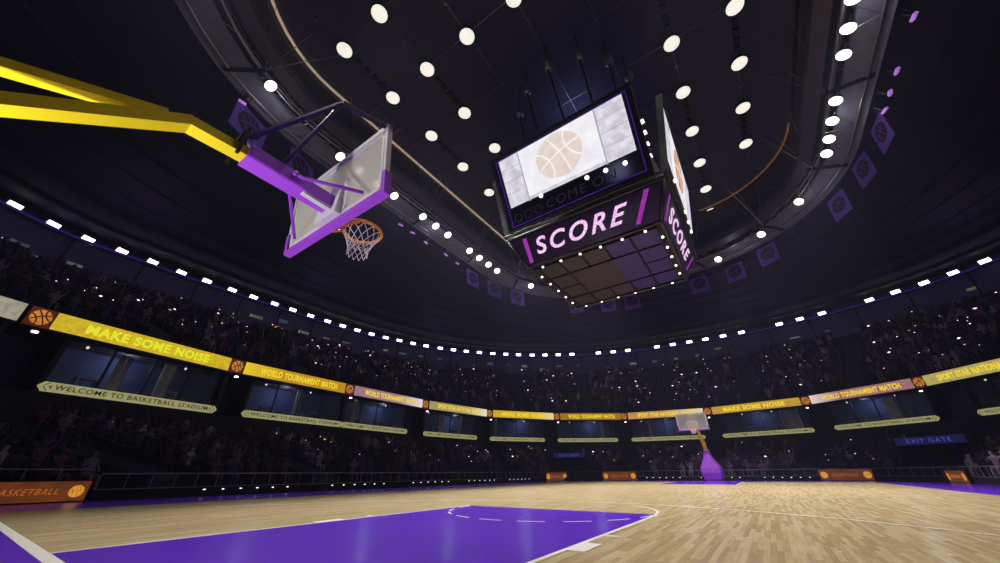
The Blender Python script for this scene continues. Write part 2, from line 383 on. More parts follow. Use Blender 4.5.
for xa, xb in ((0, KL), (X1-KL, X1)):
    for s in (-1, 1): b.box((xa, s*(KW)-LW/2 if s < 0 else KW-LW/2, z0), (xb, s*KW+LW/2, z1+.0003))
b.box((KL-.02, KW-.02, z0), (KL, KW, z1))
arc(b, KL, .0, 1.84, -PI/2, -.62, w=.045)
for k in range(9):
    a = PI/2+PI*(k+.15)/9; arc(b, KL-.02, -.02, 1.83, a, a+PI/9*.62, w=.04, zt=.0052)
for s in (-1, 1):
    for x in (2.5, 3.4): b.box((x, s*KW-(0 if s > 0 else .18), z0), (x+(.42 if x == 2.5 else .05), s*KW+(.18 if s > 0 else 0), z1+.0006))
arc(b, 1.1, 0, 6.75, -1.25, 1.3, w=.045, n=60)
struct('floor_marking_lines', b, W['line'])

# ------------------------------------------------------------------ stands
def steps(rA, rB_, zA, zB, rows, oA=0, oB=0, seat=.4):
    prof = []
    for k in range(rows):
        t0, t1 = k/rows, (k+1)/rows; z = zA+(zB-zA)*k/(rows-1)
        prof += [(t0, z), (t0+(t1-t0)*.5, z), (t0+(t1-t0)*.5, z+seat), (t0+(t1-t0)*.97, z+seat)]
    return [[pol(TH[i], (rA[i]+oA)*(1-t)+(rB_[i]+oB)*t, z) for i in range(N)] for t, z in prof]
LROWS, UROWS = 11, 16
LZ0, LZ1, UZ0, UZ1 = .2, 2.1, 6.9, 12.6
b = MB(); b.loft(steps(rB, rR, LZ0, LZ1, LROWS, .5, -.1)); struct('floor_lower_terrace', b, W['step'])
b = MB(); b.loft(steps(rR, rL, UZ0, UZ1, UROWS, .5, -1.0)); struct('floor_upper_terrace', b, W['step'])
# wall below the suites, recess behind, slabs
b = MB(); b.loft([ringpts(rR, -.1, 2.0), ringpts(rR, -.02, 3.62), ringpts(rR, 3.0, 3.62)])
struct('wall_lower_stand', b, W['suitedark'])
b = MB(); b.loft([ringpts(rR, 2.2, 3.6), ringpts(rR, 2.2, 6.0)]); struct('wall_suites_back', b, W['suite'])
b = MB(); b.loft([ringpts(rR, 3.0, 5.92), ringpts(rR, .1, 5.92), ringpts(rR, .05, 6.78), ringpts(rR, .6, 6.95)]); struct('wall_ribbon_fascia', b, W['blackm'])
# gallery under the roof
b = MB(); b.loft([ringpts(rL, -1.05, 12.4), ringpts(rL, -1.0, 13.5), ringpts(rL, .2, 13.5), ringpts(rL, .3, 16.7)]); struct('wall_gallery', b, W['gal'])
b = MB(); b.loft([ringpts(rL, -.85, 15.75), ringpts(rL, -.85, 15.85), ringpts(rL, -.7, 15.85), ringpts(rL, -.7, 15.75)]); struct('trim_gallery_glow', b, W['vled'])
b = MB()
for i in range(0, N, 1):
    if i % 3 == 0: b.beam(pol(TH[i], rL[i]-.3, 13.5), pol(TH[i], rL[i]-.3, 15.9), .12, .12)
b.loft([ringpts(rL, -.35, 15.7), ringpts(rL, -.35, 16.0)])
struct('trim_gallery_posts', b, W['suitedark'])
b = MB(); b.loft([ringpts(rL, -.32, 13.55), ringpts(rL, -.32, 15.7)]); struct('window_31', b, W['glass'])
for i in range(0, N, 2):      # the lit counters seen behind the gallery glass
    if not in_view(pol(TH[i], rL[i], 15)): continue
    if random.random() < .3: continue
    b = MB(); w = random.uniform(.01, .035); h = random.uniform(.12, .4); zz = random.uniform(14.1, 14.8)
    b.loft([[pol(TH[i]+k*w, rad(rL, TH[i]+k*w)+.15, z) for k in (0, .5, 1)] for z in (zz, zz+h)], False)
    o = b.build('gallery_screen', mat('gallery_screen_glow', (90, 92, 100), emit=random.choice([(62, 64, 74), (84, 80, 66), (52, 58, 84), (96, 94, 96)]), es=.9, var=.7, scale=2.5), org=pol(TH[i], rL[i]+.15, zz))
    tag(o, 'dim glowing screen behind the glass of the top gallery', 'screen', 'screens in the top gallery')
# roof
TC = (12.4, 0)
def tring(o, z, n=12):
    return [Vector((x, y, z)) for x, y in rrect(TC[0]-16.8-o, TC[0]+16.8+o, -11-o, 11+o, 8.6+o, n)]
TP = [(p.x, p.y) for p in tring(2.1, 0)]
rT = [at_angle(TP, t) for t in TH]
b = MB(); rings = []
NR = 9
for k in range(NR):
    t = k/NR; t2 = (k+.94)/NR
    rings += [[pol(TH[i], rT[i]*(1-t)+(rL[i]+.3)*t, 16.9-.25*t) for i in range(N)], [pol(TH[i], rT[i]*(1-t2)+(rL[i]+.3)*t2, 16.9-.25*t2) for i in range(N)],
              [pol(TH[i], rT[i]*(1-t2)+(rL[i]+.3)*t2, 16.75-.25*t2) for i in range(N)], [pol(TH[i], rT[i]*(1-(k+1)/NR)+(rL[i]+.3)*(k+1)/NR, 16.75-.25*t2) for i in range(N)]]
b.loft(rings); struct('roof', b, W['roof'])
b = MB(); b.loft([ringpts(rT, 0, 16.9), ringpts(rT, .05, 20.4)]); struct('wall_roof_well', b, W['roof'])
b = MB(); b.slab(rrect(-8, 33, -15, 15, 9), 20.1, 20.4); struct('ceiling', b, W['ceil'])
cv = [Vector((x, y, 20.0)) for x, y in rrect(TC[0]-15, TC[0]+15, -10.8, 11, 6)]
b = MB(); b.tube([p for p in cv if p.y > 0], .075, 8); struct('trim_glow_left', b, W['cove'])
b = MB(); b.tube([p for p in cv[39:] + cv[:0] if p.y < 0], .06, 8); b.tube([p for p in cv[26:39] if p.y < 0], .06, 8); struct('trim_glow_right', b, W['trim_glow_dim'])
b = MB(); P0 = rrect(TC[0]-15.1, TC[0]+15.1, -10.9, 11.1, 6); P1 = rrect(TC[0]-15.9, TC[0]+15.9, -11.7, 11.9, 6.6)
b.loft([[Vector((x, y, 20.1)) for x, y in P0], [Vector((x, y, 19.7)) for x, y in P0], [Vector((x, y, 19.55)) for x, y in P1], [Vector((x, y, 20.1)) for x, y in P1]]); struct('trim_ceiling_rim', b, W['bot'])

# ------------------------------------------------------------------ ceiling lights on rails
GX, GY = 3.154, 2.8
def gx(i): return 13.5232+GX*(i-4.5)-.0
gridpos = []
for i in range(0, 10):
    for j in range(-3, 4):
        if abs(j) <= 1 and 3 <= i <= 6: continue
        if abs(j) == 3 and not 1 <= i <= 8-(j < 0): continue
        if abs(j) == 2 and not 0 <= i <= 9: continue
        gridpos.append((gx(i)-.0, j*GY))
b = MB()
for j in range(-3, 4): b.tube([(gx(0)-1.6, j*GY, 20.02), (gx(9)+1.6, j*GY, 20.02)], .012, 5)
for i in range(0, 10): b.tube([(gx(i), -10.4, 20.04), (gx(i), 10.6, 20.04)], .012, 5)
struct('ceiling_rails', b, W['steel'])
proto = None
for (x, y) in gridpos:
    if proto is None:
        proto = empty('ceiling_light', (x, y, 19.98))
        b = MB(); b.cyl((x, y, 19.8), (x, y, 20.1), .42, 28, .3); b.build('housing', W['black'], proto, True)
        b = MB(); b.cyl((x, y, 19.76), (x, y, 19.8), .375, 28); b.build('lens', W['lampd'], proto)
        o = proto
    else: o = dup(proto)
    o.location = (x, y, 19.98); tag(o, 'round frosted downlight on the crossing rails of the dark ceiling', 'light', 'round downlights in the ceiling grid')
sp = None
for i in range(0, 9):
    for j in range(-3, 4):
        x, y = gx(i)+GX/2, j*GY
        if not in_view((x, y, 20)) or (abs(j) <= 1 and 2 <= i <= 6): continue
        if sp is None:
            b = MB(); b.cyl((x, y, 19.93), (x, y, 20.1), .05, 10, .08); sp = b.build('smoke_detector', W['steel'], org=(x, y, 20.0)); o = sp
        else: o = dup(sp)
        o.location = (x, y, 20.0); tag(o, 'tiny pale detector midway between two ceiling downlights', 'detector', 'detectors on the ceiling rails')
dk = None
for i in (2, 4, 6, 8, 3, 5, 7):
    for j in ((3, -2) if i % 2 == 0 else (2, -3)):
        x, y = gx(i)-GX/2, j*GY
        if not in_view((x, y, 20)): continue
        if dk is None:
            b = MB()
            for k in range(4): b.box((x-.9+k*.5, y-.12, 19.82), (x-.56+k*.5, y+.12, 20.02))
            dk = b.build('ceiling_speaker', W['blackm'], org=(x, y, 20)); o = dk
        else: o = dup(dk)
        o.location = (x, y, 20); tag(o, 'black line of small speakers along a ceiling rail', 'speaker', 'speaker lines on the ceiling rails')

# ------------------------------------------------------------------ ring truss
root = empty('lighting_truss', (TC[0], TC[1], 16)); tag(root, 'grey oval steel truss ring with catwalk plate hanging under the dark ceiling', 'truss')
b = MB(); b.loft([tring(.55, 16.55), tring(1.5, 16.55), tring(1.5, 16.7), tring(.55, 16.7)]); b.build('catwalk_plate', W['deck'], root)
b = MB(); b.loft([tring(1.5, 16.15), tring(1.62, 16.15), tring(1.62, 16.8), tring(1.5, 16.8)]); b.build('outer_fascia', W['deck'], root)
b = MB(); b.loft([tring(-.75, 16.9), tring(-.2, 16.7), tring(-.1, 17.3), tring(-.7, 17.4), tring(-.75, 16.9)]); b.build('inner_duct', W['bot'], root)
def ringat(o, z, m):
    P = tring(o, z, 16); L_ = [0]
    for i in range(len(P)): L_.append(L_[-1]+(P[(i+1) % len(P)]-P[i]).length)
    out = []
    for k in range(m):
        s_ = L_[-1]*k/m; i = max(q for q in range(len(P)) if L_[q] <= s_+1e-9); t = (s_-L_[i])/max(1e-9, L_[i+1]-L_[i])
        out.append(P[i].lerp(P[(i+1) % len(P)], t))
    return out
b = MB()
for o_, z_, r_ in ((0, 16.35, .05), (0, 17.2, .04), (1.3, 16.3, .05), (.5, 17.2, .035)): b.tube(tring(o_, z_), r_, 6, True)
b.build('ring_tubes', W['steel'], root, True)
b = MB(); M_ = 68; A_ = ringat(0, 16.35, M_); B_ = ringat(1.3, 16.3, M_); D_ = ringat(.3, 17.2, M_)
for k in range(M_):
    b.tube([A_[k], B_[(k+1) % M_] if k % 2 else B_[k]], .018, 4); b.tube([A_[k], D_[(k+1) % M_]], .015, 4); b.tube([D_[k], A_[(k+1) % M_]], .012, 4)
b.build('lattice_bars', W['steel'], root)
A_ = ringat(-.2, 16.3, 17); B_ = ringat(2.0, 16.3, 17); E_ = ringat(-1.5, 16.6, 17)
b0 = b1 = b2 = None
for k in range(17):
    b = MB(); b.beam(A_[k], B_[k], .12, .16); b.build('cross_beam', W['black'], root)
    b = MB(); ci = Vector((TC[0]+(A_[k].x-TC[0])*.93, A_[k].y*.9, 20.05))
    b.tube([A_[k], ci], .018, 5); b.tube([A_[k], A_[k].lerp(A_[(k+1) % 17], .28)+Vector((0, 0, 3.7))], .014, 5); b.tube([A_[k], A_[k].lerp(A_[k-1], .28)+Vector((0, 0, 3.7))], .014, 5)
    inn = A_[k].lerp(Vector((TC[0], 0, 17.6)), .17); b.tube([A_[k]+Vector((0, 0, .1)), inn+Vector((0, 0, 2.4))], .016, 5)
    b.build('hanger_rods', W['steel'], root)
# spot lamps on the truss
TL = []
for x in (1.6, 4.9, 6.13, 7.4, 8.65, 11.1, 12.33, 13.6, 16.1, 17.35, 18.6, 19.85): TL.append((x, 11.0))
TL[0] = (.8, 10.0)
TL += [(23.9, 10.0), (27.0, 7.6), (28.9, 4.9), (29.0, -4.9), (27.0, -7.9), (24.2, -10.0)]
for x in (20.25, 19.1, 17.8, 16.5, 14.0, 12.8, 11.6, 10.3): TL.append((x, -11.05))
TL += [(-2.3, 7.7), (-4.0, 4.5), (-4, -4.5), (-2.3, -7.7), (.8, -10)]
TL += [(x, -11.05) for x in (4.9, 6.1, 7.4)]
proto = None
for (x, y) in TL:
    big = (abs(y) < 10.5)
    if proto is None:
        proto = empty('truss_spotlight', (0, 0, 0))
        b = MB(); b.tube([(0, 0, .05), (0, 0, .12), (0, 0, .3), (0, 0, .42)], [.27, .26, .17, .1], 18); b.build('housing', W['black'], proto, True)
        b = MB(); b.tube([(.27, 0, .08), (.29, 0, .3), (.22, 0, .46), (0, 0, .5), (-.22, 0, .46), (-.29, 0, .3), (-.27, 0, .08)], .02, 6); b.build('yoke', W['steel'], proto)
        b = MB(); b.cyl((0, 0, .02), (0, 0, .052), .25, 24); b.build('lens', W['lampb'], proto)
        b = MB(); b.tube([(.265*math.cos(t), .265*math.sin(t), .03) for t in [2*PI*k/24 for k in range(24)]], .02, 6, True); b.build('lens_ring', W['bronze'], proto, True)
        o = proto
    else: o = dup(proto)
    o.location = (x, y, 15.86)
    d = Vector((13-x, -y, -20)).normalized(); o.rotation_euler = (Vector((0, 0, -1)).rotation_difference(d)).to_euler()
    if y > 10.5: tag(o, 'round white spotlight in the straight rows along the truss left of the scoreboard', 'spotlight', 'spotlight rows on the left truss')
    elif y < -10.5: tag(o, 'round white spotlight in the bright rows on the truss right of the scoreboard', 'spotlight', 'spotlight rows on the right truss')
    elif x < 2: tag(o, 'lone bright spotlight hung at the bend of the truss above the nearer backboard', 'spotlight', 'lone spotlights on the near bend of the truss')
    else: tag(o, 'lone small spotlight hung at the far bend of the truss behind the scoreboard', 'spotlight', 'lone spotlights on the far bend of the truss')
# banners with a basketball
def banner(x, y, nx, ny, label, grp, z=15.3, w=1.45, h=1.6, tilt=-.08):
    n_ = Vector((nx, ny, 0)).normalized(); rgt = Vector((n_.y*-1, n_.x, 0))  # as seen from the court
    rgt = Vector((-n_.y, n_.x, 0)); upv = (Vector((0, 0, 1))*math.cos(tilt)+n_*math.sin(tilt)*1.0)
    c = Vector((x, y, z)); root = empty('hanging_banner', c); tag(root, label, 'banner', grp)
    P = Panel(c-rgt*w/2-upv*h/2, c+rgt*w/2-upv*h/2, c+rgt*w/2+upv*h/2, c-rgt*w/2+upv*h/2)
    b = MB(); P.bx(b, 0, 1, 0, 1, -.03, 0)
    for k in range(7): P.disc(b, .1+.8*k/6, .06, .035, 0, .01, 8)
    b.build('cloth', W['banner'], root)
    P.ball(.5, .53, w*.36, .005, W['blackm'], W['banner'], root, .5, .035, ('printed_ball', 'ball_seams'))
    b = MB(); P.bx(b, -.02, 1.02, .98, 1.03, -.05, .02); b.tube([P.pt(.1, 1.02), P.pt(.1, 1.02)+Vector((0, 0, .45))], .012, 5); b.tube([P.pt(.9, 1.02), P.pt(.9, 1.02)+Vector((0, 0, .45))], .012, 5); b.build('hanging_bar', W['black'], root)
for i, (x, y) in enumerate([(1.1, 12.3), (3.9, 12.9)]): banner(x, y, .42, -.91, ('violet basketball banner behind the bend of the gold arm' if i == 0 else 'violet basketball banner behind the rod frame of the nearer hoop'), None, 15.2, 1.8, 1.75)
for i, (x, y) in enumerate([(18.9, 12.9), (21.5, 12.5), (24.2, 11.7)]): banner(x, y, -.1-.22*i, -1, ['leftmost of the three violet banners left of the scoreboard', 'middle one of the three violet banners left of the scoreboard', 'rightmost of the three violet banners left of the scoreboard'][i], 'three banners left of the scoreboard')
for i, (x, y) in enumerate([(29.3, 7.9), (30.9, 5.2), (31.6, 3.0)]): banner(x, y, -1, -.25, ['violet banner below the scoreboard, leftmost of the three there', 'violet banner below the scoreboard, middle one of the three there', 'violet banner below the scoreboard, rightmost of the three there'][i], 'three banners below the scoreboard')
for i, (x, y) in enumerate([(31.6, -3.0), (31.0, -5.8), (29.3, -8.1)]): banner(x, y, -1, .18+.25*i, ['first violet banner right of the scoreboard', 'second violet banner right of the scoreboard', 'third violet banner right of the scoreboard'][i], 'three banners right of the scoreboard')
for i, (x, y) in enumerate([(25.2, -11.9), (22.1, -12.6), (19.4, -12.9)]): banner(x, y, (-.47, -.25, -.08)[i], 1, ['lowest violet banner of the three below the bright spotlight rows', 'middle violet banner of the three beside the bright spotlight rows', 'highest violet banner of the three beside the bright spotlight rows'][i], 'three banners by the bright spotlights', 15.3, 1.45, 1.65)
# small stage lights
sl = [(.4, 11.9), (10.8, 12.9), (11.9, 12.9), (13.3, 13.0), (15.4, 12.9), (16.9, 13.0)]
sr = [(13.7, -13.1), (16.2, -13.1), (17.4, -13.1), (18.5, -13.1)]
proto = None
for (x, y) in sl+sr:
    if proto is None:
        proto = empty('stage_light', (0, 0, 0))
        b = MB(); b.cyl((0, 0, .1), (0, 0, .5), .09, 10); b.tube([(-.2, 0, .55), (-.2, 0, .25), (0, 0, .22), (.2, 0, .25), (.2, 0, .55)], .02, 5); b.build('housing', W['black'], proto)
        b = MB(); b.box((-.16, -.07, 0), (.16, .07, .1)); b.build('lens', W['mauve'], proto); o = proto
    else: o = dup(proto)
    o.location = (x, y, 15.8); o.rotation_euler = ((.5 if y > 0 else -.5), 0, random.uniform(-.3, .3))
    tag(o, 'small mauve stage light hanging outside the left truss' if y > 0 else 'small mauve stage light in a column at the dark right roof', 'stage light', 'mauve stage lights left' if y > 0 else 'mauve stage lights right')
# rim floodlights
pf = {}
for i, (x, y) in enumerate(LAM):
    v = i % 2 if i < 12 or i > 40 else (i % 5 == 0)
    if i > 40: v = 1 if i in (42, 46) else 0
    key = bool(v); n_ = Vector((13-x, -y, 0)).normalized(); ang = math.atan2(n_.y, n_.x)
    if key not in pf:
        r_ = empty('rim_floodlight', (0, 0, 0))
        b = MB(); b.box((-.28, -.46, -.04), (0, .46, .54)); b.box((-.2, -.05, .5), (-.1, .05, .8)); b.build('housing', W['black'], r_)
        b = MB(); b.box((0, -.33, .04), (.03, .33, .42)); b.build('lens', W['floodv'] if key else W['flood'], r_)
        pf[key] = r_; o = r_
    else: o = dup(pf[key])
    o.location = (x+n_.x*.5, y+n_.y*.5, 15.85); o.rotation_euler = (0, .45, ang)
    tag(o, ('violet tinted floodlight in the long row under the roof edge' if key else 'white floodlight in the long row under the roof edge'), 'floodlight', 'violet floodlights under the roof edge' if key else 'white floodlights under the roof edge')

# ------------------------------------------------------------------ ribbon boards, suites, signs
bays = [
 # t0, t1 of the LED board; sign t0, t1; text; background a, b; change along; text material
 (.04, .93, .1, .9, None, (150, 146, 128), (176, 172, 150), None, None, 'pale grey LED ribbon board at the left edge of the picture'),
 (.05, .945, .15, .955, 'MAKE SOME NOISE', (208, 174, 28), (228, 200, 42), None, 'limetx', 'bright yellow ribbon board reading MAKE SOME NOISE left of the nearer hoop'),
 (.055, .95, .16, .985, 'WORLD TOURNAMENT MATCH', (186, 138, 20), (206, 158, 30), ((250, 210, 40), .35, 0., 0), 'goldtx', 'gold ribbon board reading WORLD TOURNAMENT MATCH'),
 (.055, .95, .01, .76, 'WORLD TOURNAMENT MATCH', (156, 112, 130), (176, 130, 142), ((250, 232, 240), .6, 1., 0), 'goldtx', 'mauve ribbon board reading WORLD TOURNAMENT MATCH left of the scoreboard'),
 (.055, .95, .03, .78, 'SPORT STAR NATIONAL LEAGUE', (160, 150, 96), (178, 168, 112), ((244, 240, 214), .6, 1., 0), 'goldtx', 'cream ribbon board with yellow letters ending in NATIONAL LEAGUE'),
 (.055, .95, .03, .78, 'MAKE SOME NOISE', (206, 166, 20), (230, 190, 40), ((246, 226, 150), .6, 1., 0), 'goldtx', 'bright yellow ribbon board below the scoreboard turning pale at its right end'),
 (.055, .95, .01, .84, 'WORLD TOURNAMENT MATCH', (152, 108, 16), (176, 128, 24), None, 'goldtx', 'dark gold ribbon board reading WORLD TOURNAMENT MATCH below the scoreboard'),
 (.055, .95, .06, .885, 'SPORT STAR NATIONAL LEAGUE', (190, 140, 70), (210, 160, 90), ((244, 222, 190), .5, 1., 0), 'goldtx', 'pale orange ribbon board behind the far backboard'),
 (.055, .95, .106, .953, 'MAKE SOME NOISE', (190, 150, 40), (206, 164, 60), None, 'goldtx', 'gold ribbon board reading MAKE SOME NOISE right of the far backboard'),
 (.055, .95, .18, .97, 'WORLD TOURNAMENT MATCH', (150, 104, 112), (172, 120, 128), ((244, 220, 214), .3, 0., 0), 'goldtx', 'pink ribbon board with yellow letters at the right'),
 (.055, .95, .31, .97, 'SPORT STAR NATIONAL LEAGUE', (176, 160, 90), (198, 182, 110), None, 'goldtx', 'cream ribbon board at the right edge of the picture'),
]
for i, (t0, t1, s0, s1, txt, ca, cb, al, tm, lab) in enumerate(bays):
    a = Vector(JT[i]+(0,)); c = Vector(JT[i+1]+(0,)); d = (c-a); Ln = d.length
    n_ = Vector((d.y, -d.x, 0)).normalized()
    if n_.dot(Vector((13, 0, 0))-(a+c)/2) < 0: n_ = -n_
    def Q(u0, u1, za, zb, off=0):
        A = a+d*u0+n_*off; B = a+d*u1+n_*off
        return Panel((A.x, A.y, za), (B.x, B.y, za), (B.x, B.y, zb), (A.x, A.y, zb))
    mid = (a+c)/2
    P = Q(t0, t1, 6.0, 6.72)
    assert P.n.dot(n_) > 0
    root = empty('ribbon_board', (mid.x, mid.y, 6.0)); tag(root, lab, 'led board')
    b = MB(); P.bx(b, -.004, 1.004, -.07, 1.07, -.1, .1); b.build('casing', W['black'], root)
    if al and abs(d.y) > abs(d.x):
        # the change of tone follows the board's long side; generated y falls from left to right here
        al = (al[0], 1-al[1], 1-al[2], 1)
    b = MB(); P.bx(b, 0, 1, 0, 1, .1, .125); b.build('led_face', led('ribbon_led', ca, cb, .85, 5, al), root)
    if txt:
        b = MB(); P.text(b, txt, .14 if len(txt) < 18 else .13, .84 if len(txt) < 18 else .9, .2, .8, .128, bold=.045, space=1.12); b.build('lettering', W[tm], root)
    # welcome strip
    S = Q(s0, s1, 3.66, 4.03)
    root = empty('welcome_sign', (mid.x, mid.y, 3.66)); wl = ['at the left edge, cut by the frame', 'below the yellow MAKE SOME NOISE board at the left', 'below the gold ribbon board left of the hoop net', 'below the mauve ribbon board', 'below the cream ribbon board left of the scoreboard', 'below the yellow ribbon board under the scoreboard', 'below the dark gold ribbon board under the scoreboard', 'beside the far backboard', 'right of the far backboard', 'below the pink ribbon board at the right', 'at the right edge, cut by the frame'][i]
    tag(root, 'long cream WELCOME TO sign '+wl, 'sign')
    b = MB(); S.bx(b, 0, 1, 0, 1, -.06, .06)
    for e, sg in ((0, -1), (1, 1)):
        for w_, o_ in ((.0, .0),):
            tip = .16/S.w; b.add([S.pt(e, 0, .06), S.pt(e+sg*tip, .5, .06), S.pt(e, 1, .06), S.pt(e, 0, -.06), S.pt(e+sg*tip, .5, -.06), S.pt(e, 1, -.06)], [(0, 1, 2), (5, 4, 3), (0, 3, 4, 1), (1, 4, 5, 2)])
    b.build('sign_face', W['sign'], root)
    b = MB(); S.text(b, 'WELCOME TO BASKETBALL STADIUM', .05, .95, .25, .78, .063, space=1.15, bold=.01)
    for e, sg in ((.035, -1), (.965, 1)):
        b.add([S.pt(e, .3, .064), S.pt(e+sg*.012, .5, .064), S.pt(e, .7, .064)], [(0, 1, 2)])
        for k in (0, 1): S.curve(b, [(0, -1), (sg*.9, 0), (0, 1)], e+sg*(.012+.0*k), .5, .17, .03, .062, .066)
    b.build('lettering', W['sign_tx'], root)
    # suite glass with mullions, side walls
    G = Q(s0+.005, s1-.005, 4.05, 5.9, -.35)
    win = empty('window_%d' % (i+1), (mid.x, mid.y, 4.05)); tag(win, kind='structure')
    b = MB()
    for k in range(5): u = k/4; G.bx(b, max(0, u-.006), min(1, u+.006), 0, 1, -.04, .04)
    G.bx(b, 0, 1, .97, 1, -.05, .05); G.bx(b, 0, 1, 0, .03, -.05, .05); b.build('window_frame', W['black'], win)
    b = MB(); G.bx(b, .005, .995, .02, .98, -.01, .01); b.build('window_pane', W['glass'], win)
    b = MB()
    for u in (s0-.012, s1+.012):
        A = a+d*u; B = A-n_*2.3; b.hexa([(A.x-d.x/Ln*.08, A.y-d.y/Ln*.08, 3.62), (A.x+d.x/Ln*.08, A.y+d.y/Ln*.08, 3.62), (B.x+d.x/Ln*.08, B.y+d.y/Ln*.08, 3.62), (B.x-d.x/Ln*.08, B.y-d.y/Ln*.08, 3.62),
            (A.x-d.x/Ln*.08, A.y-d.y/Ln*.08, 5.95), (A.x+d.x/Ln*.08, A.y+d.y/Ln*.08, 5.95), (B.x+d.x/Ln*.08, B.y+d.y/Ln*.08, 5.95), (B.x-d.x/Ln*.08, B.y-d.y/Ln*.08, 5.95)])
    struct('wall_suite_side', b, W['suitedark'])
    # curtains and counters seen through the glass
    for q, (cu, cw) in enumerate([[(.3, .1)], [(.32, .075), (.6, .08)], [(.5, .06)], [(.2, .05)], [(.35, .09), (.72, .07)], [(.1, .06)], [(.78, .06)], [(.25, .06)], [(.72, .2)], [(.55, .12)], [(.5, .08)]][i]):
        K = Q(s0+(s1-s0)*cu, s0+(s1-s0)*(cu+cw), 4.05, 5.85, -.9); b = MB(); m_ = 14
        F_ = [[K.pt(k/m_, v, .05*math.sin(k*1.9)) for k in range(m_+1)] for v in (0, 1)]; Bk = [[K.pt(k/m_, v, .05*math.sin(k*1.9)-.02) for k in range(m_+1)] for v in (1, 0)]
        b.loft(F_+Bk, False); o = b.build('curtain', W['curtain'], org=K.pt(.5, 0))
        tag(o, 'grey curtain, suite '+wl+(', narrower one' if q else ''), 'curtain')
    for q in range(2):
        uu = .12+.42*q+random.uniform(0, .2); K = Q(s0+(s1-s0)*uu, s0+(s1-s0)*(uu+.12), 4.05, 4.62, -1.5); b = MB()
        K.bx(b, 0, 1, .9, 1, -.3, .3)
        for e in (.05, .95): K.bx(b, e-.03, e+.03, 0, .9, -.25, .25)
        o = b.build('counter_table', W['steel'], org=K.pt(.5, 0)); tag(o, 'metal table in the suite '+wl, 'table', 'tables in the suite '+wl)
    for q in range(2):
        uu = s0+(s1-s0)*(.2+.5*q+random.uniform(-.08, .08)); A = a+d*uu-n_*1.0; b = MB(); b.cyl((A.x, A.y, 5.8), (A.x, A.y, 5.9), .05, 10)
        o = b.build('suite_downlight', W['lampd'], org=(A.x, A.y, 5.8)); tag(o, 'tiny downlight in the suite '+wl, 'light', 'downlights in the suite '+wl)
# joints: logo panels and lamps
for i in range(1, 11):
    p = Vector(JT[i]+(0,)); a = Vector(JT[i-1]+(0,)); c = Vector(JT[i+1]+(0,)); da = (a-p).normalized(); dc = (c-p).normalized()
    nrm = (da+dc).normalized(); tg = (dc-da).normalized()
    if nrm.dot(Vector((13, 0, 0))-p) < 0: nrm = -nrm
    q = p+nrm*.1; w = .36
    P = Panel(q-tg*w+Vector((0, 0, 5.98)), q+tg*w+Vector((0, 0, 5.98)), q+tg*w+Vector((0, 0, 6.74)), q-tg*w+Vector((0, 0, 6.74)))
    root = empty('logo_panel', (q.x, q.y, 5.98))
    tag(root, 'small rust-brown LED panel with an amber basketball, '+['left of the yellow MAKE SOME NOISE board', 'between the yellow and the gold ribbon board', 'between the gold and the mauve ribbon board', 'between the mauve and the cream ribbon board', 'between the cream and the yellow ribbon board', 'left of the dark gold ribbon board', 'right of the dark gold ribbon board', 'just right of the far backboard', 'left of the pink ribbon board', 'right of the pink ribbon board'][i-1], 'led panel')
    b = MB(); P.bx(b, 0, 1, 0, 1, -.05, .04); b.build('panel_face', W['logo_bg'], root)
    P.ball(.5, .5, .31, .042, W['logo_ball'], W['logo_ln'], root, .5, .045)
    q2 = p+nrm*.45
    root = empty('joint_spotlight', (q2.x, q2.y, 5.7)); tag(root, 'small bright lamp below the ribbon board joint, '+['at the left edge of the stands', 'left of the nearer hoop', 'under the gold and mauve boards', 'under the mauve and cream boards', 'under the cream and yellow boards', 'left of the dark gold board', 'right of the dark gold board', 'right of the far backboard', 'left of the pink board', 'right of the pink board'][i-1], 'lamp')
    b = MB(); b.beam(q2+Vector((0, 0, 5.85))-nrm*.4, q2+Vector((0, 0, 5.85)), .04, .04); b.box((q2.x-.1, q2.y-.1, 5.72), (q2.x+.1, q2.y+.1, 5.86)); b.build('housing', W['black'], root)
    b = MB(); b.cyl((q2.x, q2.y, 5.66), (q2.x, q2.y, 5.72), .095, 14); b.build('lens', W['lampb'], root)

# ------------------------------------------------------------------ court barrier
def barrier(name, pts, label, hi=.68, base=.26, closed=False):
    pts = [Vector(p+(0,)) for p in pts]; mid = pts[len(pts)//2]; root = empty(name, (mid.x, mid.y, 0)); tag(root, label, 'barrier')
    b = MB()
    for i in range(len(pts)-1): b.beam(pts[i]+Vector((0, 0, base/2)), pts[i+1]+Vector((0, 0, base/2)), .12, base)
    b.build('base_wall', W['blackm'], root)
    b = MB(); b.tube([p+Vector((0, 0, hi)) for p in pts], .018, 6); b.build('top_rail', W['seat_rail'], root)
    b = MB(); b.tube([p+Vector((0, 0, base+.02)) for p in pts], .012, 6); b.build('lower_rail', W['seat_rail'], root)
    Ls = sum((pts[i+1]-pts[i]).length for i in range(len(pts)-1)); m_ = max(2, int(Ls/.58)); m_ = min(m_, 90); first = None
    for k in range(m_+1):
        s_ = Ls*k/m_; i = 0
        while i < len(pts)-2 and s_ > (pts[i+1]-pts[i]).length+1e-6: s_ -= (pts[i+1]-pts[i]).length; i += 1
        P_ = pts[i].lerp(pts[i+1], min(1, s_/(pts[i+1]-pts[i]).length))
        if first is None:
            b = MB(); b.tube([(0, 0, base), (0, 0, hi)], .011, 5); first = b.build('post', W['seat_rail'], None); first.parent = root; o = first
        else: o = first.copy(); C.objects.link(o); o.parent = root
        o.location = P_-root.location
    return root
def arcpts(cx, cy, r, a0, a1, n=8): return [(cx+r*math.cos(a0+(a1-a0)*k/n), cy+r*math.sin(a0+(a1-a0)*k/n)) for k in range(n+1)]
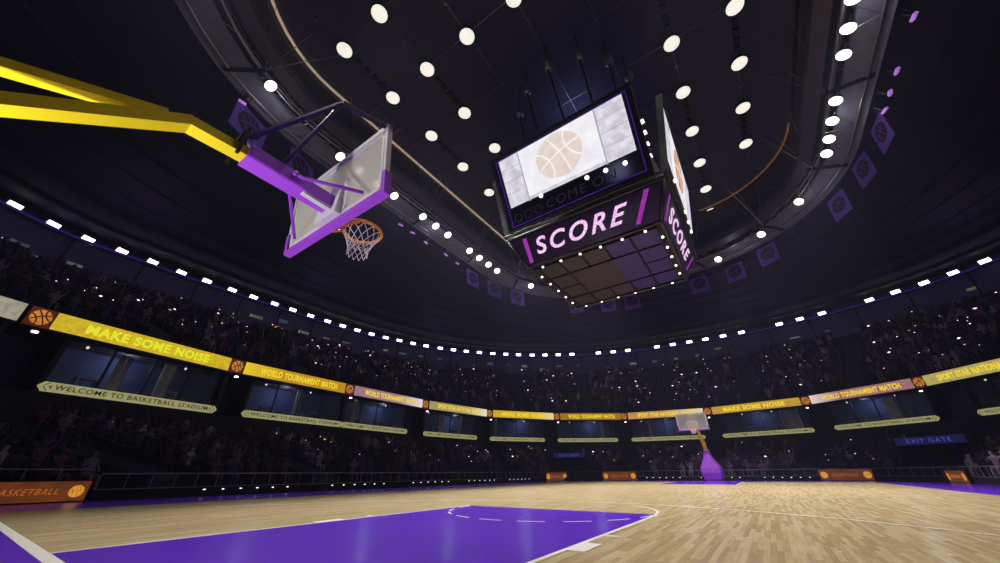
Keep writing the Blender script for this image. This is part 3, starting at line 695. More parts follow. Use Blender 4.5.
barrier('court_barrier', [(-4, 12.7), (1.75, 12.7)], 'taller grey railing standing over the orange BASKETBALL advert board', .79, .24)
barrier('court_barrier', [(1.95, 12.7), (28, 12.7)], 'long low grey railing along the left side of the court')
barrier('court_barrier', arcpts(28, 8.2, 4.5, PI/2, 0)+[(32.5, -6.5)], 'low grey railing behind the far baseline of the court')
barrier('court_barrier', arcpts(28, -6.5, 4.5, 0, -PI/2)+[(12, -11)], 'low grey railing along the right side of the court')
def advert(x, y, nx, ny, w, h, label, txt='BASKETBALL'):
    n_ = Vector((nx, ny, 0)).normalized(); rg = Vector((-n_.y, n_.x, 0)); c = Vector((x, y, .02))
    P = Panel(c-rg*w/2, c+rg*w/2, c+rg*w/2+Vector((0, 0, h)), c-rg*w/2+Vector((0, 0, h)))
    root = empty('advert_board', (x, y, 0)); tag(root, label, 'advert board')
    b = MB(); P.bx(b, -.01, 1.01, -.04, 1.05, -.12, 0); b.build('casing', W['blackm'], root)
    b = MB(); P.bx(b, 0, 1, 0.02, 1, 0, .02); b.build('led_face', W['orange_led'], root)
    b = MB(); P.text(b, txt, .25, .75, .36, .66, .022, shear=.2, space=1.2); b.build('lettering', W['orange_tx'], root)
    for u_ in (.1, .9): P.ball(u_, .5, h*.3, .022, W['orange_ball'], W['orange_tx'], root, .3)
    return root
advert(.68, 12.5, 0, -1, 2.2, .48, 'orange LED advert board reading BASKETBALL at the left edge of the court')
advert(-1.58, 12.5, 0, -1, 2.2, .48, 'orange LED advert board at the very edge of the frame, left of the BASKETBALL board')
advert(30.1, 12.0, -.45, -.9, 2.2, .62, 'small orange advert board at the far left corner, below the blue sign')
advert(32.3, 7.2, -1, 0, 2.9, .62, 'orange advert board behind the far baseline, second from the left')
advert(32.2, -7.3, -.97, .2, 2.6, .62, 'wide orange advert board on the far baseline right of the hoop stand')
advert(27.4, -10.8, 0, 1, 2.4, .5, 'orange advert board at the right edge of the court')
# small lamps along the barrier foot
pl = None
for g_ in range(5):
    for k in range(6):
        x = 4.6+g_*4.75+k*.56
        if pl is None:
            b = MB(); b.box((-.045, -.04, -.02), (.045, 0, .02)); b.m = 1; b.box((-.035, -.05, -.012), (.035, -.04, .012)); pl = b.build('marker_lamp', [W['black'], W['lamp']]); o = pl
        else: o = pl.copy(); C.objects.link(o)
        o.location = (x, 12.64, .2); tag(o, 'tiny white lamp at the foot of the left railing', 'lamp', 'lamps along the foot of the left railing')
for g_ in range(4):
    for k in range(6):
        y = 9.0-g_*4-k*.5
        if abs(y-7.2) < 1.6: continue
        o = pl.copy(); C.objects.link(o); o.rotation_euler = (0, 0, -PI/2); o.location = (32.44, y, .2); tag(o, 'tiny white lamp at the foot of the far railing', 'lamp', 'lamps along the foot of the far railing')

# ------------------------------------------------------------------ tunnels with blue signs
TUN = []
def tunnel(t, label, w=3.2):
    r1 = rad(rB, t)+.7; r2 = rad(rR, t)-.4; n_ = Vector((-math.cos(t), -math.sin(t), 0)); tg = Vector((-math.sin(t), math.cos(t), 0)); c = pol(t, r1+1.5, 0)
    if n_.cross(Vector((0, 0, 1))).dot(tg) < 0: pass
    root = empty('entrance_tunnel', c); tag(root, label, 'tunnel')
    e = pol(t, r2, 0); H = 2.0; b = MB()
    for s in (-1, 1): b.beam(c+tg*s*w/2+Vector((0, 0, H/2)), e+tg*s*w/2+Vector((0, 0, H/2)), .2, H)
    b.beam(c+Vector((0, 0, H+.1)), e+Vector((0, 0, H+.1)), w+.2, .2)
    b.build('tunnel_walls', W['blackm'], root)
    b = MB(); b.beam(c-n_*3+Vector((0, 0, H/2)), c-n_*3.1+Vector((0, 0, H/2)), w, H); b.build('tunnel_back_wall', W['blackm'], root)  # matte black back wall that makes the dark interior
    rg = Vector((-n_.y, n_.x, 0)); q = c+n_*.02+Vector((0, 0, H-.12)); P = Panel(q-rg*w*.46, q+rg*w*.46, q+rg*w*.46+Vector((0, 0, .42)), q-rg*w*.46+Vector((0, 0, .42)))
    b = MB(); P.bx(b, 0, 1, 0, 1, 0, .05); sgn = b.build('sign_face', W['blue_led'], root); sgn['label'] = 'dim blue glowing sign above the opening'
    b = MB(); P.text(b, 'EXIT GATE', .18, .82, .25, .75, .052, space=1.2); b.build('lettering', W['blue_tx'], sgn)
    TUN.append((t, w/2+.3))
tunnel(math.atan2(12.3, 33.7-13), 'dark entrance tunnel with a blue sign at the far left corner of the court')
tunnel(math.atan2(-12.3, 32.9-13), 'dark entrance tunnel with a blue sign at the right end of the court', 3.2)

# ------------------------------------------------------------------ aisles
AIS = [math.atan2(y, x-CX0) % (2*PI) for x, y in JT[:-1]]
def aisle_mesh(t, rA, rZ, zA, zB, rows, oA, oB, w=.55, lift=.0):
    b = MB(); tg = Vector((-math.sin(t), math.cos(t), 0)); S_ = 2*rows
    a_ = rad(rA, t)+oA; z_ = rad(rZ, t)+oB
    for k in range(S_):
        p = pol(t, a_+(z_-a_)*k/S_, 0); q = pol(t, a_+(z_-a_)*(k+1)/S_, 0); zz = zA+(zB-zA)*(k/S_)+lift
        b.hexa([p-tg*w+Vector((0, 0, zA-.3)), p+tg*w+Vector((0, 0, zA-.3)), q+tg*w+Vector((0, 0, zA-.3)), q-tg*w+Vector((0, 0, zA-.3)), p-tg*w+Vector((0, 0, zz+.45)), p+tg*w+Vector((0, 0, zz+.45)), q+tg*w+Vector((0, 0, zz+.45)), q-tg*w+Vector((0, 0, zz+.45))])
    return b
for t in AIS:
    if any(abs(t-(u % (2*PI)))*22 < w+1 for u, w in TUN): continue
    struct('floor_aisle_stairs', aisle_mesh(t, rB, rR, LZ0, LZ1, LROWS, .5, -.1, .7), W['aisle'])
UA = [(AIS[i]+((AIS[i+1]-AIS[i]) if abs(AIS[i+1]-AIS[i]) < 3 else (AIS[i+1]-AIS[i]+2*PI*(1 if AIS[i+1] < AIS[i] else -1)))*.5) % (2*PI) for i in range(len(AIS)-1)]
for t in UA: struct('floor_aisle_stairs', aisle_mesh(t, rR, rL, UZ0, UZ1, UROWS, .5, -1, .55), W['aisle'])
# railed exits in the upper stand
VOM = []
for k, t in enumerate(UA):
    if k == 0: pass
    ra = rad(rR, t); rl = rad(rL, t); f_ = .42; n_ = Vector((-math.cos(t), -math.sin(t), 0)); tg = Vector((-math.sin(t), math.cos(t), 0))
    c = pol(t, ra+(rl-ra)*f_, UZ0+(UZ1-UZ0)*f_); c = c+Vector((0, 0, .2)); root = empty('railed_exit', c)
    tag(root, 'railed stair exit in the upper stand '+['at the far left', 'above the yellow MAKE SOME NOISE board', 'above the gold board left of the net', 'above the mauve ribbon board', 'above the cream ribbon board', 'above the yellow board under the scoreboard', 'above the dark gold ribbon board', 'above the far backboard', 'right of the far backboard', 'above the pink ribbon board'][k % 10], 'exit')
    b = MB()
    for s in (-1, 1): b.beam(c+tg*s*.75+Vector((0, 0, .3)), c+tg*s*.75-n_*1.6+Vector((0, 0, .3)), .12, 1.4)
    b.beam(c-n_*1.6+Vector((0, 0, .3)), c-n_*1.7+Vector((0, 0, .3)), 1.5, 1.4); b.build('exit_walls', W['blackm'], root)
    b = MB()
    for s in (-1, 1): b.tube([c+tg*s*.75+n_*.3+Vector((0, 0, .3)), c+tg*s*.8+Vector((0, 0, 1.6)), c+tg*s*.8-n_*1.2+Vector((0, 0, 1.75))], .022, 5)
    b.build('hand_rails', W['seat_rail'], root); VOM.append((t, f_))

# ------------------------------------------------------------------ spectators
def figure(pose):
    """a seated figure, feet at z=0, seat at .42, facing +x"""
    J = {'pel': (0, 0, .5, .15), 'sp': (.02, 0, .72, .13), 'ch': (.03, 0, .92, .155), 'nk': (.03, 0, 1.08, .06), 'hd': (.05, 0, 1.2, .1), 'ht': (.04, 0, 1.3, .085)}
    E = [('pel', 'sp'), ('sp', 'ch'), ('ch', 'nk'), ('nk', 'hd'), ('hd', 'ht')]
    for s, k in ((1, 'l'), (-1, 'r')):
        J['hip'+k] = (.08, .1*s, .49, .1); J['kn'+k] = (.42, .13*s, .5, .065); J['an'+k] = (.44, .13*s, .1, .045); J['to'+k] = (.56, .15*s, .05, .04)
        J['sh'+k] = (.03, .19*s, 1.0, .065)
        el, ha = {'rest': ((.1, .26*s, .78), (.34, .14*s, .64)), 'up': ((.1, .3*s, 1.22), (.12, .26*s, 1.5)), 'clap': ((.2, .24*s, .82), (.38, .04*s, .98)), 'hold': ((.18, .22*s, .86), (.34, .07*s, 1.14))}[pose if not (pose == 'one' and 1) else ('up' if s > 0 else 'rest')]
        J['el'+k] = el+(.045,); J['ha'+k] = ha+(.04,)
        E += [('pel', 'hip'+k), ('hip'+k, 'kn'+k), ('kn'+k, 'an'+k), ('an'+k, 'to'+k), ('ch', 'sh'+k), ('sh'+k, 'el'+k), ('el'+k, 'ha'+k)]
    names = list(J); me = bpy.data.meshes.new('spectator'); me.from_pydata([J[n_][:3] for n_ in names], [(names.index(a), names.index(c)) for a, c in E], [])
    o = bpy.data.objects.new('figure_source', me); C.objects.link(o); md = o.modifiers.new('s', 'SKIN'); md.use_smooth_shade = True
    for i, n_ in enumerate(names):
        me.skin_vertices[0].data[i].radius = (J[n_][3],)*2; me.skin_vertices[0].data[i].use_root = (n_ == 'pel')
    res = []
    for lv in (0, 1):
        if lv: o.modifiers.new('d', 'SUBSURF').levels = 1
        dg = bpy.context.evaluated_depsgraph_get(); dg.update(); res.append(bpy.data.meshes.new_from_object(o.evaluated_get(dg)))
    bpy.data.objects.remove(o)
    for m_ in res: m_.materials.clear()
    return res
FIG = [figure(p) for p in ('rest', 'up', 'clap', 'hold', 'one')]
for lo, hi in FIG: hi.materials.append(W['person'])
spots = []
def fill(rA, rZ, zA, zB, rows, oA, oB, ais, aw, tag_, sp=.5):
    for k in range(rows):
        f_ = (k+.72)/rows; z = zA+(zB-zA)*k/(rows-1)
        t = random.uniform(0, .02)
        while t < 2*PI:
            r_ = (rad(rA, t)+oA)*(1-f_)+(rad(rZ, t)+oB)*f_; dt = sp*random.uniform(.92, 1.25)/r_
            ok = random.random() < .93
            p = pol(t, r_, z)
            for u in ais:
                dd = abs((t-u+PI) % (2*PI)-PI)
                if dd*r_ < aw: ok = False
            if tag_ == 'low':
                for u, w in TUN:
                    if abs((t-u+PI) % (2*PI)-PI)*r_ < w+.15: ok = False
            else:
                for u, ff in VOM:
                    if abs((t-u+PI) % (2*PI)-PI)*r_ < 1.1 and ff-.06 < f_ < ff+.3: ok = False
            if ok and in_view(p+Vector((0, 0, .9)), 25) and (p-CAM).length > 3:
                spots.append((p, t, tag_))
            t += dt
fill(rB, rR, LZ0, LZ1, LROWS, .5, -.1, AIS, 1.05, 'low')
fill(rR, rL, UZ0, UZ1, UROWS, .5, -1, UA, .9, 'up')
def vis_key(s):
    p, t, g = s; d = (p-CAM).length
    return d + (0 if g == 'low' else 0)
spots.sort(key=vis_key)
def side(p):
    return 'left'
IND = spots[:300]; REST = spots[300:]
for p, t, g in IND:
    lo, hi = FIG[random.choices(range(5), (8, 2, 4, 3, 1))[0]]
    o = bpy.data.objects.new('spectator', hi); C.objects.link(o); o.location = p; s_ = random.uniform(.78, .9); o.scale = (s_, s_, s_)
    o.rotation_euler = (0, 0, t+PI+random.uniform(-.25, .25))
    tag(o, 'person seated in the nearest blocks of the lower stand behind the left railing', 'person', 'spectators in the nearest blocks of the lower stand')
vs = []; fs = []
import itertools
lows = [([v.co.copy() for v in lo.vertices], [tuple(q.vertices) for q in lo.polygons]) for lo, hi in FIG]
for p, t, g in REST:
    V_, F_ = lows[random.choices(range(5), (8, 2, 4, 3, 1))[0]]; a_ = t+PI+random.uniform(-.3, .3); ca, sa = math.cos(a_), math.sin(a_); s_ = random.uniform(.78, .9); b_ = len(vs)
    vs += [(p.x+(v.x*ca-v.y*sa)*s_, p.y+(v.x*sa+v.y*ca)*s_, p.z+v.z*s_) for v in V_]; fs += [tuple(i+b_ for i in q) for q in F_]
me = bpy.data.meshes.new('crowd'); me.from_pydata(vs, [], fs); me.materials.append(W['crowd']); me.update()
o = bpy.data.objects.new('crowd', me); C.objects.link(o); tag(o, 'dark crowd of seated spectators filling the rest of the lower and upper stands', 'crowd', kind='stuff')
# flashes of phones and cameras
fl = None
idx = random.sample(range(60, len(spots)), 230)
for n_i, i in enumerate(idx):
    p, t, g = spots[i]; d = (p-CAM).length; am = n_i % 12 == 0; key = am
    if fl is None: fl = {}
    if key not in fl:
        b = MB(); b.add([(0, 0, .5), (0, 0, -.5), (1, 0, 0), (-1, 0, 0), (0, .35, 0), (0, -.35, 0)], [(0, 2, 4), (0, 4, 3), (0, 3, 5), (0, 5, 2), (1, 4, 2), (1, 3, 4), (1, 5, 3), (1, 2, 5)])
        fl[key] = b.build('phone_light', W['flasho'] if am else W['flash']); o = fl[key]
    else: o = fl[key].copy(); C.objects.link(o)
    s_ = random.choice((.018, .024, .03, .034, .06))*(.4+d/28); o.scale = (s_, s_, s_); o.rotation_euler = (0, random.uniform(-.3, .3), t+PI/2+random.uniform(-.3, .3))
    o.location = p+Vector((-math.cos(t)*.36, -math.sin(t)*.36, 1.0))
    tag(o, 'amber phone light held up among the dark spectators' if am else 'white camera flash sparkling among the dark spectators', 'phone light', 'amber phone lights in the crowd' if am else 'camera flashes in the crowd')

# ------------------------------------------------------------------ scoreboard
SX, SY = 13.1, -.05
sb = empty('scoreboard', (SX, SY, 8.5)); tag(sb, 'large black four-sided video scoreboard reading SCORE hanging over mid court', 'scoreboard')
def side_pts(k, z, depth, half):
    """corners left and right (seen from outside) on side k at height z"""
    dirs = [(-1, 0), (0, -1), (1, 0), (0, 1)]; n_ = Vector(dirs[k]+(0,)); rg = Vector((-n_.y, n_.x, 0))
    c = Vector((SX, SY, z))+n_*depth; return c-rg*half, c+rg*half
SIDES = []
for k in range(4):
    dp = lambda a, b_: a if k % 2 == 0 else b_
    l0, r0_ = side_pts(k, 8.5, dp(2.6, 2.8), dp(2.8, 2.6)); l1, r1_ = side_pts(k, 9.72, dp(3.35, 3.32), dp(3.32, 3.35))
    SIDES.append(Panel(l0, r0_, r1_, l1))
# lower band body
b = MB(); c0 = [SIDES[0].bl, SIDES[0].br, SIDES[1].br, SIDES[2].br]; c1 = [SIDES[0].tl, SIDES[0].tr, SIDES[1].tr, SIDES[2].tr]
b.loft([[v+Vector((0, 0, .02)) for v in c0], c1, [v+Vector((0, 0, .22)) for v in c1], [Vector((SX+(v.x-SX)*.84, SY+(v.y-SY)*.84, 13.4)) for v in c1]], True, True); b.build('body', W['black'], sb)
b = MB()
for z_, s_, h_ in ((0, 1.0, .1),): b.tube([v for v in c0], .07, 8, True)
b.tube([v+Vector((0, 0, .05)) for v in c1], .1, 8, True); b.tube([Vector((SX+(v.x-SX)*1.04, SY+(v.y-SY)*1.04, v.z+.2)) for v in c1], .05, 8, True)
for k in range(4): b.tube([c0[k], c1[k]], .05, 8)
b.build('edge_rails', W['bronze'], sb, True)
for k, P in enumerate(SIDES):
    b = MB(); P.bx(b, .02, .98, .05, .93, .0, .05); bd = b.build('led_band', W['score_bg'], sb)
    b = MB()
    P.text(b, 'SCORE', .145, .8, .28, .79, .056, bold=.018, shear=.42, space=1.3, ext=.02); b.build('lettering', W['score_tx'], bd)
    b = MB()
    for u in (.045, .84): b.add([P.pt(u-.0, .12, .058), P.pt(u+.03, .12, .058), P.pt(u+.085, .9, .058), P.pt(u+.055, .9, .058)], [(0, 1, 2, 3)]); 
    b.build('slash_marks', W['score_sl'], bd)
# underside
b = MB(); zz = 8.5; b.box((SX-2.5, SY-2.7, zz), (SX+2.5, SY+2.7, zz+.06)); b.build('underside_plate', W['blackm'], sb)
b = MB(); 
nx_, ny_ = 4, 5
def cell(i, j): return (SX-2.35+i*1.18, SX-2.35+(i+1)*1.18-.1, SY-2.5+j*1.0, SY-2.5+(j+1)*1.0-.1)
for vio in (0, 1):
    b = MB()
    for i in range(nx_):
        for j in range(ny_):
            if (1 if (j <= 1) or (i == 0 and j == 4 and False) else 0) != vio: continue
            x0, x1, y0, y1 = cell(i, j)
            if i in (1, 2) and j in (1, 2, 3):
                x1 += .1; y1 += .1
            b.box((x0, y0, zz-.05), (x1, y1, zz))
    b.build('ceiling_panels', W['botv' if vio else 'bot'], sb)
b = MB()
for i in range(nx_+1): b.beam((SX-2.4+i*1.18, SY-2.6, zz-.04), (SX-2.4+i*1.18, SY+2.6, zz-.04), .05, .12) if i in (0, 1, 3, 4) else None
for j in range(ny_+1): b.beam((SX-2.45, SY-2.55+j*1.0, zz-.04), (SX+2.45, SY-2.55+j*1.0, zz-.04), .05, .12) if j in (0, 1, 4, 5) else None
b.build('panel_ribs', W['black'], sb)
first = None
def dl(x, y, z, rr=.05):
    global first
    if first is None:
        b = MB(); b.cyl((0, 0, -.05), (0, 0, 0), rr, 12); first = b.build('downlight', W['lamp']); first.parent = sb; o = first
    else: o = first.copy(); C.objects.link(o)
    o.location = Vector((x, y, z))-sb.location
for k in range(6):
    f_ = -1+2*(k+.5)/6
    dl(SX-2.42, SY+f_*2.6, zz-.05); dl(SX+2.42, SY+f_*2.6, zz-.05)
for k in range(5):
    f_ = -1+2*(k+.5)/5
    dl(SX+f_*2.1, SY-2.62, zz-.05); dl(SX+f_*2.1, SY+2.62, zz-.05)
# screens
for k in range(4):
    if k % 2 == 0:
        l0, r0_ = side_pts(k, 9.97, 3.5, 3.1); l1, r1_ = side_pts(k, 13.45, 4.75, 3.28)
    else:
        l0, r0_ = side_pts(k, 9.97, 3.42, 3.3); l1, r1_ = side_pts(k, 13.85, 4.1, 3.4)
    P = Panel(l0, r0_, r1_, l1)
    b = MB(); P.bx(b, 0, 1, 0, 1, -.14, 0); P.frame(b, 0, 1, 0, 1, .012, .02, 0, .1)
    b.add([P.pt(0, 1, .1), P.pt(1, 1, .1), P.pt(1, 1, -.14), P.pt(0, 1, -.14), P.pt(0, 1.02, .1), P.pt(1, 1.02, .1), P.pt(1, 1.02, -.14), P.pt(0, 1.02, -.14)], [(0, 1, 5, 4), (4, 5, 6, 7), (2, 3, 7, 6)])
    fr = b.build('display_cabinet', W['blackm'], sb)
    b = MB(); P.frame(b, .035, .965, .055, .97, .005, .008, .01, .03); b.build('violet_edge_light', W['vtrim'], fr)
    v0 = .305
    b = MB(); P.bx(b, .06, .94, v0, .955, 0, .03); b.build('screen_image', W['scr'], fr)
    b = MB()
    for u0, u1 in ((.06, .215), (.765, .94)): P.bx(b, u0, u1, v0, .955, .03, .034)
    P.bx(b, .06, .94, v0-.0, v0+.035, .03, .036)
    b.build('picture_side_bars', W['scr_grey'], fr)
    b = MB()
    for u0, u1 in ((.06, .215), (.765, .94)):
        for q in range(1, 4): v = v0+(.955-v0)*q/4+.01; P.bx(b, u0, u1, v-.003, v+.003, .034, .038)
    for u in (.215, .765): P.bx(b, u-.004, u+.004, v0-.02, .955, .034, .04)
    b.build('picture_lines', W['scr_div'], fr)
    bm_ = W['scr_ball'] if k == 0 else W['scr_ball2']
    b = MB(); P.disc(b, .49, .66, 1.0, .032, .044, 40); b.build('ball_picture', bm_, fr)
    q = MB()
    cvs = [[(-.97+1.94*i/14, .1*math.cos(PI*(i/14-.5))) for i in range(15)], [(.1*math.cos(PI*(i/14-.5)), -.97+1.94*i/14) for i in range(15)]]
    for sg in (-1, 1): cvs.append([(sg*(1.05-.62*math.cos(t_)), .86*math.sin(t_)) for t_ in [(-1.1+2.2*i/14) for i in range(15)]])
    for c_ in cvs:
        rr_ = .35; c_ = [(p_[0]*math.cos(rr_)-p_[1]*math.sin(rr_), p_[0]*math.sin(rr_)+p_[1]*math.cos(rr_)) for p_ in c_]
        P.curve(q, c_, .49, .66, 1.0, .07, .044, .05)
    q.build('ball_seams', W['scr_line'], fr)
    b = MB(); P.bx(b, .045, .955, .07, v0-.02, 0, .02); b.build('lower_glass', W['glossband'], fr)
    b = MB(); P.text(b, 'COME ON', .32, .8, .11, .21, .024, space=1.15, shear=.1); b.build('reflected_lettering', W['refl'], fr)
    b = MB()
    for q_ in range(3): P.curve(b, [(math.cos(a_), math.sin(a_)) for a_ in [2*PI*i/20 for i in range(21)]], .095+.08*q_, .15, .18, .03, .02, .024)
    b.build('reflected_ring_marks', W['refl'], fr)
    for u, v in ((.3, .285), (.625, .25), (.745, .235), (.862, .22)):
        b = MB(); P.disc(b, u, v, .085, .02, .07, 16); b.build('round_lamp', W['lamp'], fr)
# lights inside the open corners
for (sx, sy) in ((-1, -1), (-1, 1), (1, -1), (1, 1)):
    for q in range(5):
        z = 10.6+q*.62; d_ = 3.0+(z-9.9)*.06
        b = MB(); b.beam((SX+sx*(d_), SY+sy*(d_-.12), z), (SX+sx*(d_+.02), SY+sy*(d_+.1), z), .16, .08); b.build('corner_lamp', W['lamp'], sb)
    b = MB(); b.beam((SX+sx*2.9, SY+sy*2.9, 9.9), (SX+sx*3.0, SY+sy*3.0, 13.6), .22, .22)
    for q in range(5): b.beam((SX+sx*2.9, SY+sy*3.3, 10.3+q*.75), (SX+sx*3.3, SY+sy*2.9, 10.3+q*.75), .06, .06)
    b.build('corner_post', W['black'], sb)
b = MB()
TOPZ = 13.6
for sx in (-1, 1): b.beam((SX+sx*2.6, SY-3, TOPZ), (SX+sx*2.6, SY+3, TOPZ), .2, .2); b.beam((SX-3, SY+sx*2.6, TOPZ), (SX+3, SY+sx*2.6, TOPZ), .2, .2)
b.build('top_frame', W['black'], sb)
# hoists with cables
HO = [(8.41, -.17), (8.87, -1.63), (9.89, -2.72), (8.86, 1.31), (9.76, 2.30), (11.2, -3.3), (17.6, -.2), (17.2, -1.9), (16.3, -2.9), (17.2, 1.6), (16.2, 2.6)]
pr_ = None
for i, (x, y) in enumerate(HO):
    r_ = empty('chain_hoist', (x, y, 18))
    tag(r_, 'dark cylindrical hoist with a taut cable above the front edge of the scoreboard' if i < 6 else 'dark cylindrical hoist with a taut cable above the back edge of the scoreboard', 'hoist', 'hoists above the front of the scoreboard' if i < 6 else 'hoists above the back of the scoreboard')
    b = MB(); b.tube([(x, y, 17.85), (x, y, 17.95), (x, y, 18.5), (x, y, 18.9), (x, y, 20.1)], [.12, .2, .2, .07, .05], 14); b.build('hoist_body', W['steel'], r_, True)
    tx = SX+max(-2.6, min(2.6, (x-SX)*.62)); ty = SY+max(-2.6, min(2.6, (y-SY)*.95))
    if abs(tx-SX) < 2.6 and abs(ty-SY) < 2.6: tx = SX+(2.6 if x > SX else -2.6)
    b = MB(); b.tube([(x, y, 17.86), (tx, ty, TOPZ+.1)], .045, 8); b.build('cable', W['black'], r_)

# ------------------------------------------------------------------ hoops
def hoop(ox, rz, bz, w, h, tilt, board_m, label, far):
    root = empty('basketball_hoop', (0, 0, 0)); tag(root, label, 'hoop')
    # padded base
    b = MB(); secs = [(0, -4.1, -2.3, .5), (.12, -4.15, -2.25, .54), (.5, -4.2, -2.2, .63), (.8, -4.1, -2.22, .62), (1.05, -3.85, -2.3, .5), (1.4, -3.5, -2.35, .29), (1.75, -3.15, -2.45, .2), (2.02, -3.0, -2.55, .17)]
    b.loft([[Vector((x, y, z)) for x, y in ((a+.06, -q), (c-.06, -q), (c, -q+.06), (c, q-.06), (c-.06, q), (a+.06, q), (a, q-.06), (a, -q+.06))] for z, a, c, q in secs], True, True)
    b.build('padded_base', W['purple_pad'], root)
    # arms
    b = MB(); pts = [(-2.82, 0, 1.7), (-.81, 0, 3.445), (-.2, 0, 3.48)]
    ld = (Vector(pts[1])-Vector(pts[0])).normalized(); k1 = Vector((pts[1]))
    def sect(c, upv, w_, h_): return [c+Vector((0, sy*w_/2, 0))+upv*(sz*h_/2) for sy, sz in ((-1, -1), (1, -1), (1, 1), (-1, 1))]
    u1 = Vector((-ld.z, 0, ld.x)); um = (u1+Vector((0, 0, 1))).normalized()
    b.loft([sect(Vector(pts[0]), u1, .16, .1), sect(k1, um, .16, .105), sect(Vector(pts[2]), Vector((0, 0, 1)), .16, .1)], True, True); b.build('lower_arm', W['yellow'], root)
    b = MB(); b.beam((-2.95, 0, 2.44), (-.95, 0, 3.40), .12, .075); b.build('upper_arm', W['yellow'], root)
    b = MB(); b.beam((-2.85, 0, 1.9), (-2.95, 0, 2.52), .14, .14); b.tube([(-3.5, 0, 1.1), (-2.9, 0, 2.3)], .04, 8); b.build('rear_post', W['yellow'], root)
    b = MB(); b.beam((-.34, 0, 3.48), (.62, 0, 3.48), .24, .17, bev=.015); b.build('arm_padding', W['purple_pad'], root)
    b = MB(); b.beam((.25, -.07, 3.385), (.66, -.07, 3.37), .07, .04); b.box((.58, -.22, 3.27), (.66, .22, 3.62)); b.build('mounting_bracket', W['white'], root)
    # backboard
    X = .69; tl = math.tan(tilt)
    def bp(y, z, x=0): return Vector((X+x+tl*(z-bz), y, z))
    bb = MB(); bb.hexa([bp(-w, bz, -.02), bp(-w, bz, .02), bp(w, bz, .02), bp(w, bz, -.02), bp(-w, bz+h, -.02), bp(-w, bz+h, .02), bp(w, bz+h, .02), bp(w, bz+h, -.02)])
    bo = bb.build('backboard', board_m, root)
    b = MB()
    def bar(y0, z0, y1, z1, x0=-.032, x1=.032): b.hexa([bp(y0, z0, x0), bp(y0, z0, x1), bp(y1, z0, x1), bp(y1, z0, x0), bp(y0, z1, x0), bp(y0, z1, x1), bp(y1, z1, x1), bp(y1, z1, x0)])
    bar(-w-.02, bz+h-.03, w+.02, bz+h+.02); bar(-w-.02, bz, -w+.02, bz+h); bar(w-.02, bz, w+.02, bz+h); b.build('board_frame', W['white'], bo)
    b = MB(); l = .05
    for y0, z0, y1, z1 in ((-.3, .12, .3, .12+l), (-.3, .5, .3, .5+l), (-.3, .12, -.3+l, .55), (.3-l, .12, .3, .55), (-w+.04, h-.09, w-.04, h-.05), (-w+.04, .06, -w+.08, h-.05), (w-.08, .06, w-.04, h-.05), (-w+.04, .06, w-.04, .1)):
        bar(y0, bz+z0, y1, bz+z1, -.024, .024)
    b.build('target_lines', W['white'], bo)
    b = MB()
    def pad(y0, z0, y1, z1): b.hexa([bp(y0, z0, -.045), bp(y0, z0, .045), bp(y1, z0, .045), bp(y1, z0, -.045), bp(y0, z1, -.045), bp(y0, z1, .045), bp(y1, z1, .045), bp(y1, z1, -.045)])
    pad(-w-.04, bz-.035, w+.04, bz+.02); pad(-w-.04, bz+.02, -w+.02, bz+.26); pad(w-.02, bz+.02, w+.04, bz+.26); b.build('edge_padding', W['purple_pad'], root)
    # braces
    for s in (-1, 1):
        b = MB(); b.tube([(.12, s*.14, 3.5), (.18, s*.15, 3.5), bp(s*.72, bz+.08, -.08)], .02, 8); b.tube([(.1, s*.12, 3.5), (.1, s*.17, 3.5)], .03, 8); b.build('side_brace', W['purple_pad'], root, True)
        ap = bp(s*.86, bz+h+.02, 0)+Vector((-.50, 0, -.06)); tr_ = bp(s*(w-.02), bz+h, -.03)
        b = MB(); b.beam(ap, tr_, .045, .045); b.beam((-.38, s*.05, 3.66), ap, .04, .04); b.beam((-.02, s*.1, 3.6), ap, .035, .035); b.build('rear_brace', W['bframe'], root)
    b = MB(); b.beam((-.42, -.1, 3.62), (-.42, .1, 3.62), .06, .12); b.beam((-.42, -.12, 3.36), (-.42, -.12, 3.72), .05, .03, (1, 0, 0)); b.beam((-.42, .12, 3.36), (-.42, .12, 3.72), .05, .03, (1, 0, 0)); b.build('brace_clamp', W['black'], root)
    if not far:  # fitting added out of view to carry the fill beam under the arm
        b = MB(); b.box((-2.3, .5, .95), (-2.1, .7, 1.12)); b.build('added_fill_housing', W['black'], root)
        b = MB(); b.cyl((-2.2, .6, 1.12), (-2.2, .6, 1.13), .07, 14); b.build('added_fill_lens', W['lampb'], root)
    # rim and net
    rc = Vector((X+.37, -.06 if not far else 0, bz+.12)); R_ = .24
    b = MB(); b.tube([rc+Vector((R_*math.cos(t), R_*math.sin(t), 0)) for t in [2*PI*k/36 for k in range(36)]], .019, 8, True)
    b.hexa([Vector((X+.02, -.12, bz+.09)), Vector((X+.17, rc.y-.1, bz+.09)), Vector((X+.17, rc.y+.1, bz+.09)), Vector((X+.02, .12, bz+.09)), Vector((X+.02, -.12, bz+.13)), Vector((X+.17, rc.y-.1, bz+.13)), Vector((X+.17, rc.y+.1, bz+.13)), Vector((X+.02, .12, bz+.13))])
    b.tube([rc+Vector((-R_*.6, -.14, -.0)), Vector((X+.03, -.1, bz-.02))], .014, 6); b.tube([rc+Vector((-R_*.6, .14, -.0)), Vector((X+.03, .1, bz-.02))], .014, 6)
    b.box((X+.02, -.14, bz-.03), (X+.05, .14, bz+.16))
    rim = b.build('rim', W['orange'], root, True)
    b = MB(); nn = 12; lv = 5; rads = [.236, .2, .165, .14, .12, .125]
    def np_(a, k): t = 2*PI*a/nn; return rc+Vector((rads[k]*math.cos(t), rads[k]*math.sin(t), -.015-.07*k))
